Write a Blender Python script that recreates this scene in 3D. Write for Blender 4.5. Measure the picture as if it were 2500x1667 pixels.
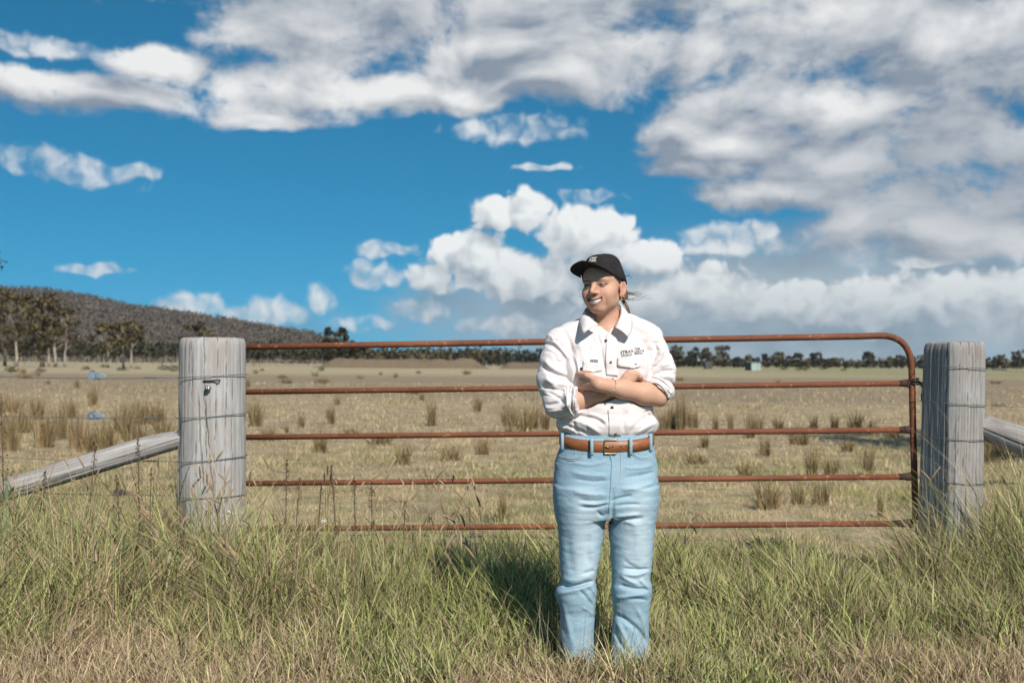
import bpy, bmesh, math, random
import numpy as np
from mathutils import Vector, Matrix
from mathutils.bvhtree import BVHTree

for _o in list(bpy.data.objects):
    bpy.data.objects.remove(_o)
SC = bpy.context.scene
COL = SC.collection

# ------------------------------------------------------------------ camera
F_PX, CAM_Z = 2778.0, 1.25           # focal length in photograph pixels (2500 wide)
PITCH = math.atan(53.5 / F_PX)
cam = bpy.data.cameras.new('camera')
cam.sensor_width = 36.0
cam.lens = 36.0 * F_PX / 2500.0
cam.clip_start, cam.clip_end = 0.05, 12000
cam.dof.use_dof = True
cam.dof.focus_distance = 4.66
cam.dof.aperture_fstop = 4.0
cam_o = bpy.data.objects.new('camera', cam)
cam_o.location = (0, 0, CAM_Z)
cam_o.rotation_euler = (math.radians(90) + PITCH, 0, 0)
COL.objects.link(cam_o)
SC.camera = cam_o

# ------------------------------------------------------------------ render look
SC.render.engine = 'CYCLES'
SC.view_settings.view_transform = 'Standard'
SC.view_settings.look = 'None'
SC.view_settings.exposure = 0.26
SC.view_settings.gamma = 1.0
SC.cycles.use_denoising = True
SC.cycles.max_bounces = 6
SC.cycles.transparent_max_bounces = 8
SC.cycles.use_adaptive_sampling = True
SC.cycles.adaptive_threshold = 0.02

# ------------------------------------------------------------------ node helper
class NT:
    """tiny expression builder on a node tree"""
    def __init__(s, tree):
        s.t = tree
        s.t.nodes.clear()
    def n(s, typ, **kw):
        nd = s.t.nodes.new(typ)
        for k, v in kw.items():
            setattr(nd, k, v)
        return nd
    def put(s, sock, v):
        if v is None:
            return
        if isinstance(v, bpy.types.NodeSocket):
            s.t.links.new(v, sock)
        else:
            if sock.type == 'RGBA' and not isinstance(v, (int, float)) and len(v) == 3:
                v = (*v, 1)
            if sock.type == 'VECTOR' and isinstance(v, (int, float)):
                v = (v, v, v)
            sock.default_value = v
    def m(s, op, a, b=None, c=None, clamp=False):
        nd = s.n('ShaderNodeMath', operation=op, use_clamp=clamp)
        for i, v in enumerate((a, b, c)):
            s.put(nd.inputs[i], v)
        return nd.outputs[0]
    def v(s, op, a, b=None, c=None, out=0):
        nd = s.n('ShaderNodeVectorMath', operation=op)
        s.put(nd.inputs[0], a); s.put(nd.inputs[1], b)
        if op == 'SCALE':
            s.put(nd.inputs[3], c)
        else:
            s.put(nd.inputs[2], c)
        return nd.outputs[1] if op in ('LENGTH', 'DISTANCE', 'DOT_PRODUCT') else nd.outputs[0]
    def noise(s, vec, scale, detail=4, rough=0.55, dist=0.0, color=False, dims='3D'):
        nd = s.n('ShaderNodeTexNoise', noise_dimensions=dims)
        s.put(nd.inputs['Vector'], vec); s.put(nd.inputs['Scale'], scale)
        s.put(nd.inputs['Detail'], detail); s.put(nd.inputs['Roughness'], rough)
        s.put(nd.inputs['Distortion'], dist)
        return nd.outputs['Color' if color else 0]
    def voro(s, vec, scale, detail=0, feature='SMOOTH_F1', smooth=0.6, out='Distance', dims='3D'):
        nd = s.n('ShaderNodeTexVoronoi', feature=feature, voronoi_dimensions=dims)
        s.put(nd.inputs['Vector'], vec); s.put(nd.inputs['Scale'], scale)
        s.put(nd.inputs['Detail'], detail)
        if feature == 'SMOOTH_F1':
            s.put(nd.inputs['Smoothness'], smooth)
        return nd.outputs[out]
    def rng(s, v, a, b, c=0.0, d=1.0, smooth=False):
        nd = s.n('ShaderNodeMapRange', interpolation_type='SMOOTHSTEP' if smooth else 'LINEAR')
        nd.clamp = True
        for i, q in enumerate((v, a, b, c, d)):
            s.put(nd.inputs[i], q)
        return nd.outputs[0]
    def mix(s, f, a, b, mode='MIX'):
        nd = s.n('ShaderNodeMix', data_type='RGBA', blend_type=mode)
        s.put(nd.inputs[0], f); s.put(nd.inputs[6], a); s.put(nd.inputs[7], b)
        return nd.outputs[2]
    def xyz(s, x, y, z):
        nd = s.n('ShaderNodeCombineXYZ')
        for i, q in enumerate((x, y, z)):
            s.put(nd.inputs[i], q)
        return nd.outputs[0]
    def sep(s, v):
        nd = s.n('ShaderNodeSeparateXYZ'); s.put(nd.inputs[0], v)
        return nd.outputs
    def coord(s, which='Object'):
        return s.n('ShaderNodeTexCoord').outputs[which]
    def pos(s):
        return s.n('ShaderNodeNewGeometry').outputs['Position']
    def attr(s, name, out='Color'):
        nd = s.n('ShaderNodeAttribute', attribute_name=name)
        return nd.outputs[out]
    def bump(s, h, strength=0.5, dist=0.01, normal=None):
        nd = s.n('ShaderNodeBump')
        s.put(nd.inputs['Strength'], strength); s.put(nd.inputs['Distance'], dist)
        s.put(nd.inputs['Height'], h)
        if normal is not None:
            s.put(nd.inputs['Normal'], normal)
        return nd.outputs[0]

# ------------------------------------------------------------------ sun and sky
SUN_AZ, SUN_EL = 23.0, 38.0           # sun stands behind the camera's right shoulder
_a, _e = math.radians(SUN_AZ), math.radians(SUN_EL)
SUN_DIR = Vector((math.cos(_e) * math.sin(_a), -math.cos(_e) * math.cos(_a), math.sin(_e)))
sun = bpy.data.lights.new('sun', 'SUN')
sun.energy = 4.3
sun.angle = math.radians(0.53)
sun.color = (1.0, 0.955, 0.89)
sun_o = bpy.data.objects.new('sun', sun)
sun_o.rotation_euler = SUN_DIR.to_track_quat('Z', 'Y').to_euler()
sun_o.location = (20, -20, 30)
COL.objects.link(sun_o)

def build_world():
    w = bpy.data.worlds.new('World')
    SC.world = w
    w.use_nodes = True
    N = NT(w.node_tree)
    sky = N.n('ShaderNodeTexSky', sky_type='NISHITA')
    sky.sun_disc = False
    sky.sun_elevation = math.radians(SUN_EL)
    sky.sun_rotation = math.radians(180.0 - SUN_AZ)
    sky.altitude = 50
    sky.air_density, sky.dust_density, sky.ozone_density = 1.0, 0.45, 1.6
    d = N.coord('Generated')
    x, y, z = N.sep(d)
    az = N.m('ARCTAN2', x, y)
    el = N.m('ARCSINE', z)
    P = N.xyz(az, el, 0.0)
    N.put(sky.inputs[0], N.v('NORMALIZE', N.xyz(x, y, N.m('MULTIPLY_ADD', N.m('MAXIMUM', z, 0.0), 1.25, 0.13))))

    def pix(u, v):                     # a point of the sky as azimuth, elevation (from 2352-wide measurements)
        u *= 2500 / 2352; v *= 2500 / 2352
        a = math.atan((u - 1250) / F_PX)
        return a, math.atan((887 - v) / F_PX * math.cos(a))
    K = 2500 / 2352 / F_PX
    # cloud bodies: azimuth/elevation ellipses as u, v, half-width, half-height
    banks = [(980, -20, 620, 130), (720, 75, 290, 100), (1130, 95, 330, 90), (1480, 80, 330, 120), (1850, 40, 420, 120), (2250, 90, 380, 150),
             (640, 205, 200, 70), (960, 205, 240, 50), (1250, 170, 240, 60), (620, 265, 130, 26), (170, 215, 330, 42), (380, 150, 130, 40),
             (1790, 230, 240, 80), (1570, 290, 110, 55), (2080, 250, 280, 110), (1690, 335, 210, 60), (1950, 380, 290, 85), (2260, 400, 340, 150),
             (1590, 385, 150, 34), (1850, 450, 250, 60), (2200, 530, 380, 70)]
    cumu = [(1217, 485, 62, 66), (1300, 530, 96, 92), (1395, 545, 80, 78), (1130, 492, 78, 40),
            (1095, 600, 118, 76), (1040, 570, 60, 42), (1000, 640, 62, 44), (1210, 630, 190, 70), (1480, 590, 100, 50),
            (1640, 675, 130, 66), (1800, 700, 240, 60), (2080, 690, 230, 70), (2330, 690, 240, 84), (1500, 690, 200, 50)]
    wisps = [(60, 368, 86, 44), (180, 396, 130, 38), (300, 392, 60, 22), (880, 572, 96, 22), (858, 632, 76, 36), (212, 616, 90, 18), (290, 622, 40, 12),
             (738, 692, 50, 46), (440, 700, 110, 34), (610, 720, 120, 40), (820, 742, 100, 28), (1345, 450, 100, 24), (1655, 548, 130, 46), (1730, 532, 60, 38),
             (1205, 295, 165, 46), (60, 100, 240, 30), (2140, 600, 120, 16), (960, 715, 80, 32), (1180, 745, 150, 30), (1250, 385, 90, 12)]

    def field(lst, pv):
        cur = None
        for (u, v, rw, rh) in lst:
            ca, ce = pix(u, v)
            sx, sy = 1 / (rw * K), 1 / (rh * K)
            ln = N.v('LENGTH', N.v('MULTIPLY_ADD', pv, (sx, sy, 0), (-ca * sx, -ce * sy, 0)))
            cur = ln if cur is None else N.m('MINIMUM', cur, ln)
        return N.m('SUBTRACT', 1.0, N.m('MINIMUM', cur, 2.0))
    wv = N.v('SUBTRACT', N.noise(P, 9.0, 1, 0.5, color=True, dims='2D'), (0.5, 0.5, 0.5))
    q = N.v('MULTIPLY_ADD', wv, (0.040, 0.026, 0.0), P)
    wv2 = N.v('SUBTRACT', N.noise(P, 48.0, 1, 0.5, color=True, dims='2D'), (0.5, 0.5, 0.5))
    q2 = N.v('MULTIPLY_ADD', wv2, (0.012, 0.010, 0.0), P)
    # broken layer cloud; beyond the frame the same kind of cloud goes on
    fb0 = field(banks, q)
    fb1 = field(banks, N.v('ADD', q, (0.006, 0.016, 0)))
    mb = N.m('MINIMUM', N.m('MULTIPLY_ADD', fb0, 1.6, 0.26), 1.0)
    out = N.m('MAXIMUM', N.rng(N.m('ABSOLUTE', az), 0.44, 0.75, smooth=True), N.rng(el, 0.33, 0.52, smooth=True))
    gen = N.m('MULTIPLY_ADD', N.noise(q, 3.2, 2, 0.5, dims='2D'), 3.4, -1.75)
    gen = N.m('MULTIPLY_ADD', N.m('SUBTRACT', 1.0, out), -3.0, gen)
    mb = N.m('MAXIMUM', mb, gen)
    ps = N.v('MULTIPLY', q, (1.0, 1.75, 1.0))
    nb = N.noise(ps, 13.0, 8, 0.58, dims='2D')
    nb1 = N.noise(N.v('ADD', ps, (0.018, 0.044, 0)), 13.0, 3, 0.48, dims='2D')
    b0 = N.m('MULTIPLY_ADD', N.m('SUBTRACT', nb, 0.5), 2.7, mb)
    # heaped cloud: billowed noise on the outline, light from the upper right
    def heap(pv, det):
        nc = N.noise(pv, 17.0, det, 0.60, dims='2D')
        bil = N.m('ABSOLUTE', N.m('SUBTRACT', N.noise(pv, 38.0, max(det - 3, 1), 0.5, dims='2D'), 0.5))
        return N.m('MULTIPLY_ADD', bil, 1.9, N.m('MULTIPLY_ADD', nc, 1.75, -1.10))
    L = (0.007, 0.017, 0)
    f0 = field(cumu, q2); h0 = heap(q2, 5)
    c0 = N.m('ADD', N.m('MINIMUM', N.m('MULTIPLY_ADD', f0, 1.7, 0.06), 1.0), h0)
    q3 = N.v('ADD', q2, L)
    f1 = field(cumu, q3); h1 = heap(q3, 3)
    b0 = N.m('MULTIPLY_ADD', h0, 0.55, b0)
    ab = N.rng(b0, -0.10, 0.88, smooth=True)
    ac = N.m('MULTIPLY', N.rng(c0, 0.02, 0.50, smooth=True), 0.94)
    big = N.noise(N.v('ADD', ps, (3.3, 1.7, 0)), 4.0, 1, 0.5, dims='2D')
    lb = N.m('MULTIPLY_ADD', N.m('SUBTRACT', nb, nb1), 1.6, N.m('MULTIPLY_ADD', big, 1.15, -0.26))
    lb = N.m('MULTIPLY_ADD', N.m('MAXIMUM', N.m('SUBTRACT', fb0, fb1), -0.22), 0.70, lb, clamp=True)
    lc = N.m('MULTIPLY_ADD', N.m('SUBTRACT', f0, f1), 0.60, N.m('MULTIPLY_ADD', N.m('SUBTRACT', h0, h1), 0.70, 0.62), clamp=True)
    ta_, te_ = pix(2270, 420)
    thick = N.v('LENGTH', N.v('MULTIPLY', N.v('SUBTRACT', q, (ta_, te_, 0)), (1 / (520 * K), 1 / (210 * K), 0)))
    lb = N.m('MULTIPLY', lb, N.rng(thick, 0.2, 1.1, 0.45, 1.0, smooth=True))
    fw = N.m('ADD', N.m('MINIMUM', N.m('MULTIPLY', field(wisps, q2), 1.2), 0.5), N.m('MULTIPLY', h0, 0.75))
    aw = N.m('MULTIPLY', N.rng(fw, 0.0, 0.75, smooth=True), 0.85)
    colb = N.mix(lb, (0.215, 0.26, 0.325), (0.72, 0.725, 0.725))
    colc = N.mix(lc, (0.27, 0.32, 0.38), (0.80, 0.81, 0.80))
    haze = N.rng(el, 0.0, 0.10, 0.75, 0.0)
    colc = N.mix(haze, colc, (0.235, 0.325, 0.395))
    # clear sky: the Nishita sky, brought to the photograph's teal
    blue = N.mix(1.0, sky.outputs[0], (0.0105, 0.067, 0.081), 'MULTIPLY')
    # thin grey veil low on the right
    va_, ve_ = pix(1850, 735)
    veil = N.v('LENGTH', N.v('MULTIPLY', N.v('SUBTRACT', q, (va_, ve_, 0)), (1 / (950 * K), 1 / (165 * K), 0)))
    veil = N.rng(N.m('ADD', veil, N.m('MULTIPLY', N.m('SUBTRACT', nb, 0.5), 0.8)), 0.6, 1.25, 0.92, 0.0, smooth=True)
    blue = N.mix(veil, blue, N.mix(N.rng(nb, .3, .7), (0.20, 0.265, 0.325), (0.36, 0.42, 0.465)))
    c = N.mix(aw, blue, N.mix(lc, (0.33, 0.40, 0.47), (0.72, 0.74, 0.745)))
    c = N.mix(ac, c, colc)
    c = N.mix(ab, c, colb)
    bg = N.n('ShaderNodeBackground')
    N.put(bg.inputs[0], c)
    bg.inputs[1].default_value = 1.0
    o = N.n('ShaderNodeOutputWorld')
    N.t.links.new(bg.outputs[0], o.inputs[0])
    w.cycles.sampling_method = 'MANUAL'
    w.cycles.sample_map_resolution = 512
build_world()

# ------------------------------------------------------------------ geometry helpers
def photo(u, v, Y):
    """the point at depth Y that the photograph shows at pixel (u, v) of 2500x1667"""
    x, zc = (u - 1250.0) / F_PX, (833.5 - v) / F_PX
    c, s = math.cos(PITCH), math.sin(PITCH)
    d = Vector((x, c - zc * s, s + zc * c))
    return Vector((0, 0, CAM_Z)) + d * (Y / d.y)

def tag(o, label=None, cat=None, group=None, kind=None):
    for k, v in (('label', label), ('category', cat), ('group', group), ('kind', kind)):
        if v:
            o[k] = v
    return o

def empty(name, loc=(0, 0, 0), rz=0.0, parent=None):
    o = bpy.data.objects.new(name, None)
    o.empty_display_size = 0.1
    o.location = loc
    o.rotation_euler = (0, 0, rz)
    COL.objects.link(o)
    o.parent = parent
    return o

def link(name, me, mat=None, parent=None):
    o = bpy.data.objects.new(name, me)
    COL.objects.link(o)
    if mat is not None:
        me.materials.clear(); me.materials.append(mat)
    o.parent = parent
    return o

def mesh_np(name, V, Fq, smooth=True, cols=None, attr='Col', normals=None):
    """mesh from numpy vertices and an (n,3) or (n,4) face array (or a list of such arrays)"""
    V = np.asarray(V, np.float32)
    fl = Fq if isinstance(Fq, list) else [Fq]
    fl = [np.asarray(f, np.int32) for f in fl if len(f)]
    loops = np.concatenate([f.ravel() for f in fl])
    counts = np.concatenate([np.full(len(f), f.shape[1], np.int32) for f in fl])
    me = bpy.data.meshes.new(name)
    me.vertices.add(len(V)); me.vertices.foreach_set('co', V.ravel())
    me.loops.add(len(loops)); me.loops.foreach_set('vertex_index', loops)
    me.polygons.add(len(counts))
    st = np.zeros(len(counts), np.int32); st[1:] = np.cumsum(counts)[:-1]
    me.polygons.foreach_set('loop_start', st)
    me.polygons.foreach_set('use_smooth', np.full(len(counts), smooth))
    me.update(calc_edges=True)
    me.validate()
    if cols is not None:
        ca = me.attributes.new(attr, 'FLOAT_COLOR', 'POINT')
        c4 = np.ones((len(V), 4), np.float32); c4[:, :3] = cols
        ca.data.foreach_set('color', c4.ravel())
    if normals is not None:
        me.normals_split_custom_set_from_vertices(np.asarray(normals, np.float32).tolist())
    return me

class MB:
    """collects vertices and faces of one mesh"""
    def __init__(s):
        s.v, s.f = [], []
    def add(s, V, Fs):
        o = len(s.v)
        s.v += [tuple(p) for p in V]
        s.f += [tuple(i + o for i in f) for f in Fs]
    def tube(s, pts, rad, n=8, cap=True, up=None):
        pts = [Vector(p) for p in pts]
        k = len(pts)
        rad = [rad] * k if isinstance(rad, (int, float)) else rad
        V, Fs = [], []
        prev = None
        for i, p in enumerate(pts):
            t = (pts[min(i + 1, k - 1)] - pts[max(i - 1, 0)])
            t = t.normalized() if t.length > 1e-9 else Vector((0, 0, 1))
            if prev is None:
                a = t.orthogonal().normalized()
            else:
                a = prev - t * prev.dot(t)
                a = a.normalized() if a.length > 1e-6 else t.orthogonal().normalized()
            prev = a
            b = t.cross(a)
            for j in range(n):
                w = 2 * math.pi * j / n
                V.append(p + (a * math.cos(w) + b * math.sin(w)) * rad[i])
        for i in range(k - 1):
            for j in range(n):
                Fs.append((i * n + j, i * n + (j + 1) % n, (i + 1) * n + (j + 1) % n, (i + 1) * n + j))
        if cap:
            Fs.append(tuple(range(n - 1, -1, -1)))
            Fs.append(tuple((k - 1) * n + j for j in range(n)))
        s.add(V, Fs)
    def box(s, c, size, rot=None):
        c = Vector(c)
        V = []
        for x in (-.5, .5):
            for y in (-.5, .5):
                for z in (-.5, .5):
                    q = Vector((x * size[0], y * size[1], z * size[2]))
                    V.append(c + (rot @ q if rot is not None else q))
        s.add(V, [(0, 1, 3, 2), (4, 6, 7, 5), (0, 4, 5, 1), (2, 3, 7, 6), (0, 2, 6, 4), (1, 5, 7, 3)])
    def ball(s, c, r, n=8, m=5, scale=(1, 1, 1), rot=None):
        c = Vector(c)
        V, Fs = [], []
        for i in range(m + 1):
            a = math.pi * i / m
            for j in range(n):
                b = 2 * math.pi * j / n
                q = Vector((math.sin(a) * math.cos(b) * scale[0], math.sin(a) * math.sin(b) * scale[1], math.cos(a) * scale[2])) * r
                V.append(c + (rot @ q if rot is not None else q))
        for i in range(m):
            for j in range(n):
                Fs.append((i * n + j, (i + 1) * n + j, (i + 1) * n + (j + 1) % n, i * n + (j + 1) % n))
        s.add(V, Fs)
    def torus(s, c, R, r, axis=(0, 0, 1), n=16, m=6, arc=1.0, sx=1.0, sy=1.0):
        q = Vector(axis).to_track_quat('Z', 'Y')
        pts = []
        steps = int(n * arc)
        for i in range(steps + (0 if arc >= 1 else 1)):
            a = 2 * math.pi * i / n
            pts.append(Vector(c) + q @ Vector((math.cos(a) * R * sx, math.sin(a) * R * sy, 0)))
        if arc >= 1:
            pts += [pts[0], pts[1]]
        s.tube(pts, r, m, cap=arc < 1)
    def mesh(s, name, smooth=True):
        me = bpy.data.meshes.new(name)
        me.from_pydata(s.v, [], s.f)
        me.polygons.foreach_set('use_smooth', [smooth] * len(me.polygons))
        me.update()
        return me
    def build(s, name, mat, parent=None, smooth=True):
        return link(name, s.mesh(name, smooth), mat, parent)

def auto_smooth(o, ang=40):
    """smooth shading that keeps edges sharper than the angle"""
    me = o.data
    bm = bmesh.new(); bm.from_mesh(me)
    for e in bm.edges:
        e.smooth = not (len(e.link_faces) == 2 and e.calc_face_angle(0) > math.radians(ang))
    for f in bm.faces:
        f.smooth = True
    bm.to_mesh(me); bm.free()
    return o

def catmull(P, n):
    """n points on a smooth curve through the rows of P"""
    P = np.asarray(P, float)
    k = len(P)
    t = np.linspace(0, k - 1, n)
    i = np.clip(t.astype(int), 0, k - 2)
    f = (t - i)[:, None]
    p0, p1, p2, p3 = P[np.clip(i - 1, 0, k - 1)], P[i], P[i + 1], P[np.clip(i + 2, 0, k - 1)]
    return 0.5 * ((2 * p1) + (-p0 + p2) * f + (2 * p0 - 5 * p1 + 4 * p2 - p3) * f ** 2 + (-p0 + 3 * p1 - 3 * p2 + p3) * f ** 3)

def vnoise(p, seed=0):
    """smooth value noise in -1..1 on (n,3) points"""
    p = np.asarray(p, np.float32)
    i = np.floor(p).astype(np.int64)
    f = p - i
    f = f * f * f * (f * (f * 6 - 15) + 10)
    def h(ix, iy, iz):
        n = (ix * 374761393 + iy * 668265263 + iz * 2147483647 + seed * 1274126177) & 0xffffffff
        n = ((n ^ (n >> 13)) * 1274126177) & 0xffffffff
        n = (n ^ (n >> 16)) & 0xffffff
        return n.astype(np.float32) / 8388607.5 - 1.0
    r = 0
    for dx in (0, 1):
        wx = f[:, 0] if dx else 1 - f[:, 0]
        for dy in (0, 1):
            wy = f[:, 1] if dy else 1 - f[:, 1]
            for dz in (0, 1):
                wz = f[:, 2] if dz else 1 - f[:, 2]
                r = r + wx * wy * wz * h(i[:, 0] + dx, i[:, 1] + dy, i[:, 2] + dz)
    return r

def fbm(p, oct=3, seed=0):
    r, a = 0, 1.0
    for k in range(oct):
        r = r + a * vnoise(np.asarray(p) * (2.03 ** k), seed + k * 17)
        a *= 0.5
    return r

# signed distances on (n,3) points
def sd_cone(p, a, b, r1, r2):
    a, b = np.asarray(a, np.float32), np.asarray(b, np.float32)
    ba = b - a
    t = np.clip(((p - a) @ ba) / max(float(ba @ ba), 1e-9), 0, 1)
    return np.linalg.norm(p - a - t[:, None] * ba, axis=1) - (r1 + (r2 - r1) * t)
def sd_chain(p, pts, rad, k=0.01):
    d = None
    for i in range(len(pts) - 1):
        e = sd_cone(p, pts[i], pts[i + 1], rad[i], rad[i + 1])
        d = e if d is None else smin(d, e, k)
    return d
def sd_ell(p, c, r):
    r = np.asarray(r, np.float32)
    q = p - np.asarray(c, np.float32)
    k0 = np.linalg.norm(q / r, axis=1)
    k1 = np.linalg.norm(q / (r * r), axis=1)
    return k0 * (k0 - 1) / np.maximum(k1, 1e-6)
def smin(a, b, k):
    h = np.clip(0.5 + 0.5 * (b - a) / k, 0, 1)
    return b + (a - b) * h - k * h * (1 - h)
def smax(a, b, k):
    return -smin(-a, -b, k)
def sd_loft(p, prof, zpow=2.0):
    """body of stacked ellipses: rows of z, cx, cy, half-width, half-depth"""
    A = np.asarray(prof, float)
    A = A[np.argsort(A[:, 0])]
    zz = np.linspace(A[0, 0], A[-1, 0], 200)
    def pch(c):                        # smooth interpolation without overshoot
        y = np.interp(zz, A[:, 0], A[:, c])
        for _ in range(6):
            y[1:-1] = (y[:-2] + y[1:-1] * 2 + y[2:]) / 4
        return y
    z = p[:, 2]
    cx, cy, w, d = (np.interp(z, zz, pch(c)) for c in (1, 2, 3, 4))
    q = (np.abs((p[:, 0] - cx) / w) ** zpow + np.abs((p[:, 1] - cy) / d) ** zpow) ** (1 / zpow)
    r = (q - 1) * np.minimum(w, d)
    return np.maximum(r, np.maximum(z - A[-1, 0], A[0, 0] - z))

def sdf_mesh(f, lo, hi, h):
    """naive surface nets on a narrow band; returns vertices and quads"""
    lo, hi = np.asarray(lo, np.float32), np.asarray(hi, np.float32)
    C = 4
    nc = np.ceil((hi - lo) / (h * C)).astype(int) + 1
    nf = (nc - 1) * C + 1
    ax = [lo[i] + np.arange(nc[i]) * h * C for i in range(3)]
    g = np.stack(np.meshgrid(*ax, indexing='ij'), -1).reshape(-1, 3).astype(np.float32)
    dc = f(g).reshape(nc)
    near = np.abs(dc) < h * C * 2.0
    act = np.zeros(nc - 1, bool)
    for dx in (0, 1):
        for dy in (0, 1):
            for dz in (0, 1):
                act |= near[dx:nc[0] - 1 + dx, dy:nc[1] - 1 + dy, dz:nc[2] - 1 + dz]
    up = dc
    for a in range(3):
        up = np.repeat(up, C, axis=a)
    D = up[:nf[0], :nf[1], :nf[2]].astype(np.float32).copy()
    fm = np.zeros(nf, bool)
    a2 = act
    for a in range(3):
        a2 = np.repeat(a2, C, axis=a)
    for dx in (0, 1):
        for dy in (0, 1):
            for dz in (0, 1):
                fm[dx:dx + a2.shape[0], dy:dy + a2.shape[1], dz:dz + a2.shape[2]] |= a2
    ii = np.argwhere(fm)
    for s0 in range(0, len(ii), 400000):
        blk = ii[s0:s0 + 400000]
        D[blk[:, 0], blk[:, 1], blk[:, 2]] = f((lo + blk * np.float32(h)).astype(np.float32))
    S = D < 0
    s0 = S[:-1, :-1, :-1]
    mixed = np.zeros(s0.shape, bool)
    offs = [(a, b, c) for a in (0, 1) for b in (0, 1) for c in (0, 1)]
    for o in offs[1:]:
        mixed |= S[o[0]:S.shape[0] - 1 + o[0], o[1]:S.shape[1] - 1 + o[1], o[2]:S.shape[2] - 1 + o[2]] != s0
    cells = np.argwhere(mixed)
    idx = np.full(mixed.shape, -1, np.int32)
    idx[cells[:, 0], cells[:, 1], cells[:, 2]] = np.arange(len(cells))
    acc = np.zeros((len(cells), 3), np.float32); cnt = np.zeros(len(cells), np.float32)
    for a in offs:
        for ax_ in range(3):
            if a[ax_]:
                continue
            b = list(a); b[ax_] = 1
            da = D[cells[:, 0] + a[0], cells[:, 1] + a[1], cells[:, 2] + a[2]]
            db = D[cells[:, 0] + b[0], cells[:, 1] + b[1], cells[:, 2] + b[2]]
            cr = (da < 0) != (db < 0)
            t = np.where(cr, da / np.where(np.abs(da - db) < 1e-9, 1, da - db), 0)
            q = np.tile(np.asarray(a, np.float32), (len(cells), 1))
            q[:, ax_] += t
            acc[cr] += q[cr]; cnt[cr] += 1
    V = lo + (cells + acc / np.maximum(cnt, 1)[:, None]) * h
    Fs = []
    for ax_ in range(3):
        o1, o2 = (ax_ + 1) % 3, (ax_ + 2) % 3
        sl0 = [slice(None)] * 3; sl1 = [slice(None)] * 3
        sl0[ax_] = slice(0, -1); sl1[ax_] = slice(1, None)
        ch = np.argwhere(S[tuple(sl0)] != S[tuple(sl1)])
        ok = (ch[:, o1] > 0) & (ch[:, o2] > 0) & (ch[:, o1] < S.shape[o1] - 1) & (ch[:, o2] < S.shape[o2] - 1)
        ch = ch[ok]
        def cell(d1, d2):
            e = ch.copy(); e[:, o1] -= d1; e[:, o2] -= d2
            return idx[e[:, 0], e[:, 1], e[:, 2]]
        quad = np.stack([cell(1, 1), cell(0, 1), cell(0, 0), cell(1, 0)], 1)
        inside = S[ch[:, 0], ch[:, 1], ch[:, 2]]
        quad[~inside] = quad[~inside][:, ::-1]
        Fs.append(quad)
    Fs = np.concatenate(Fs)
    Fs = Fs[(Fs >= 0).all(1)]
    return V.astype(np.float32), Fs

# ------------------------------------------------------------------ materials
MATS = {}
def material(name, fn):
    if name in MATS:
        return MATS[name]
    m = bpy.data.materials.new(name)
    m.use_nodes = True
    N = NT(m.node_tree)
    r = fn(N)
    bs = N.n('ShaderNodeBsdfPrincipled')
    for k, v in r.items():
        if k == 'Displacement':
            continue
        N.put(bs.inputs[k], v)
    o = N.n('ShaderNodeOutputMaterial')
    N.t.links.new(bs.outputs[0], o.inputs[0])
    MATS[name] = m
    return m

def plain(name, col, rough=0.6, metal=0.0, var=0.12, scale=60, bump=0.0, spec=0.5):
    def fn(N):
        p = N.coord('Object')
        n = N.noise(p, scale, 4, 0.6)
        k = N.rng(n, 0.25, 0.75, 1 - var, 1 + var)
        c = N.mix(1.0, col, N.xyz(k, k, k), 'MULTIPLY')
        r = {'Base Color': c, 'Roughness': rough, 'Metallic': metal, 'Specular IOR Level': spec}
        if bump:
            r['Normal'] = N.bump(n, bump, 0.004)
        return r
    return material(name, fn)

# ================================================================== ground, hill, woods
def ground_z(x, y):
    x = np.asarray(x, float); y = np.asarray(y, float)
    z = -0.0062 * np.clip(x, -700, 700)
    f = np.clip((np.abs(y) - 7.5) / 10, 0, 1)
    P = np.stack([x * .22, y * .22, x * 0], -1).reshape(-1, 3)
    b = vnoise(P, 3).reshape(x.shape) * 0.05 + vnoise(P * 4.1, 5).reshape(x.shape) * 0.018
    return z + f * b * np.clip(1 - y / 600, 0, 1)

def gz(x, y):
    return float(ground_z(np.array([x]), np.array([y]))[0])

def on_ground(u, v):
    """where the photograph's pixel meets the (sideways tilted) ground"""
    k = (v - 887.0) / F_PX - 0.0062 * (u - 1250.0) / F_PX
    Y = CAM_Z / max(k, 1e-4)
    X_ = (u - 1250.0) / F_PX * Y
    return X_, Y, gz(X_, Y)

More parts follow.
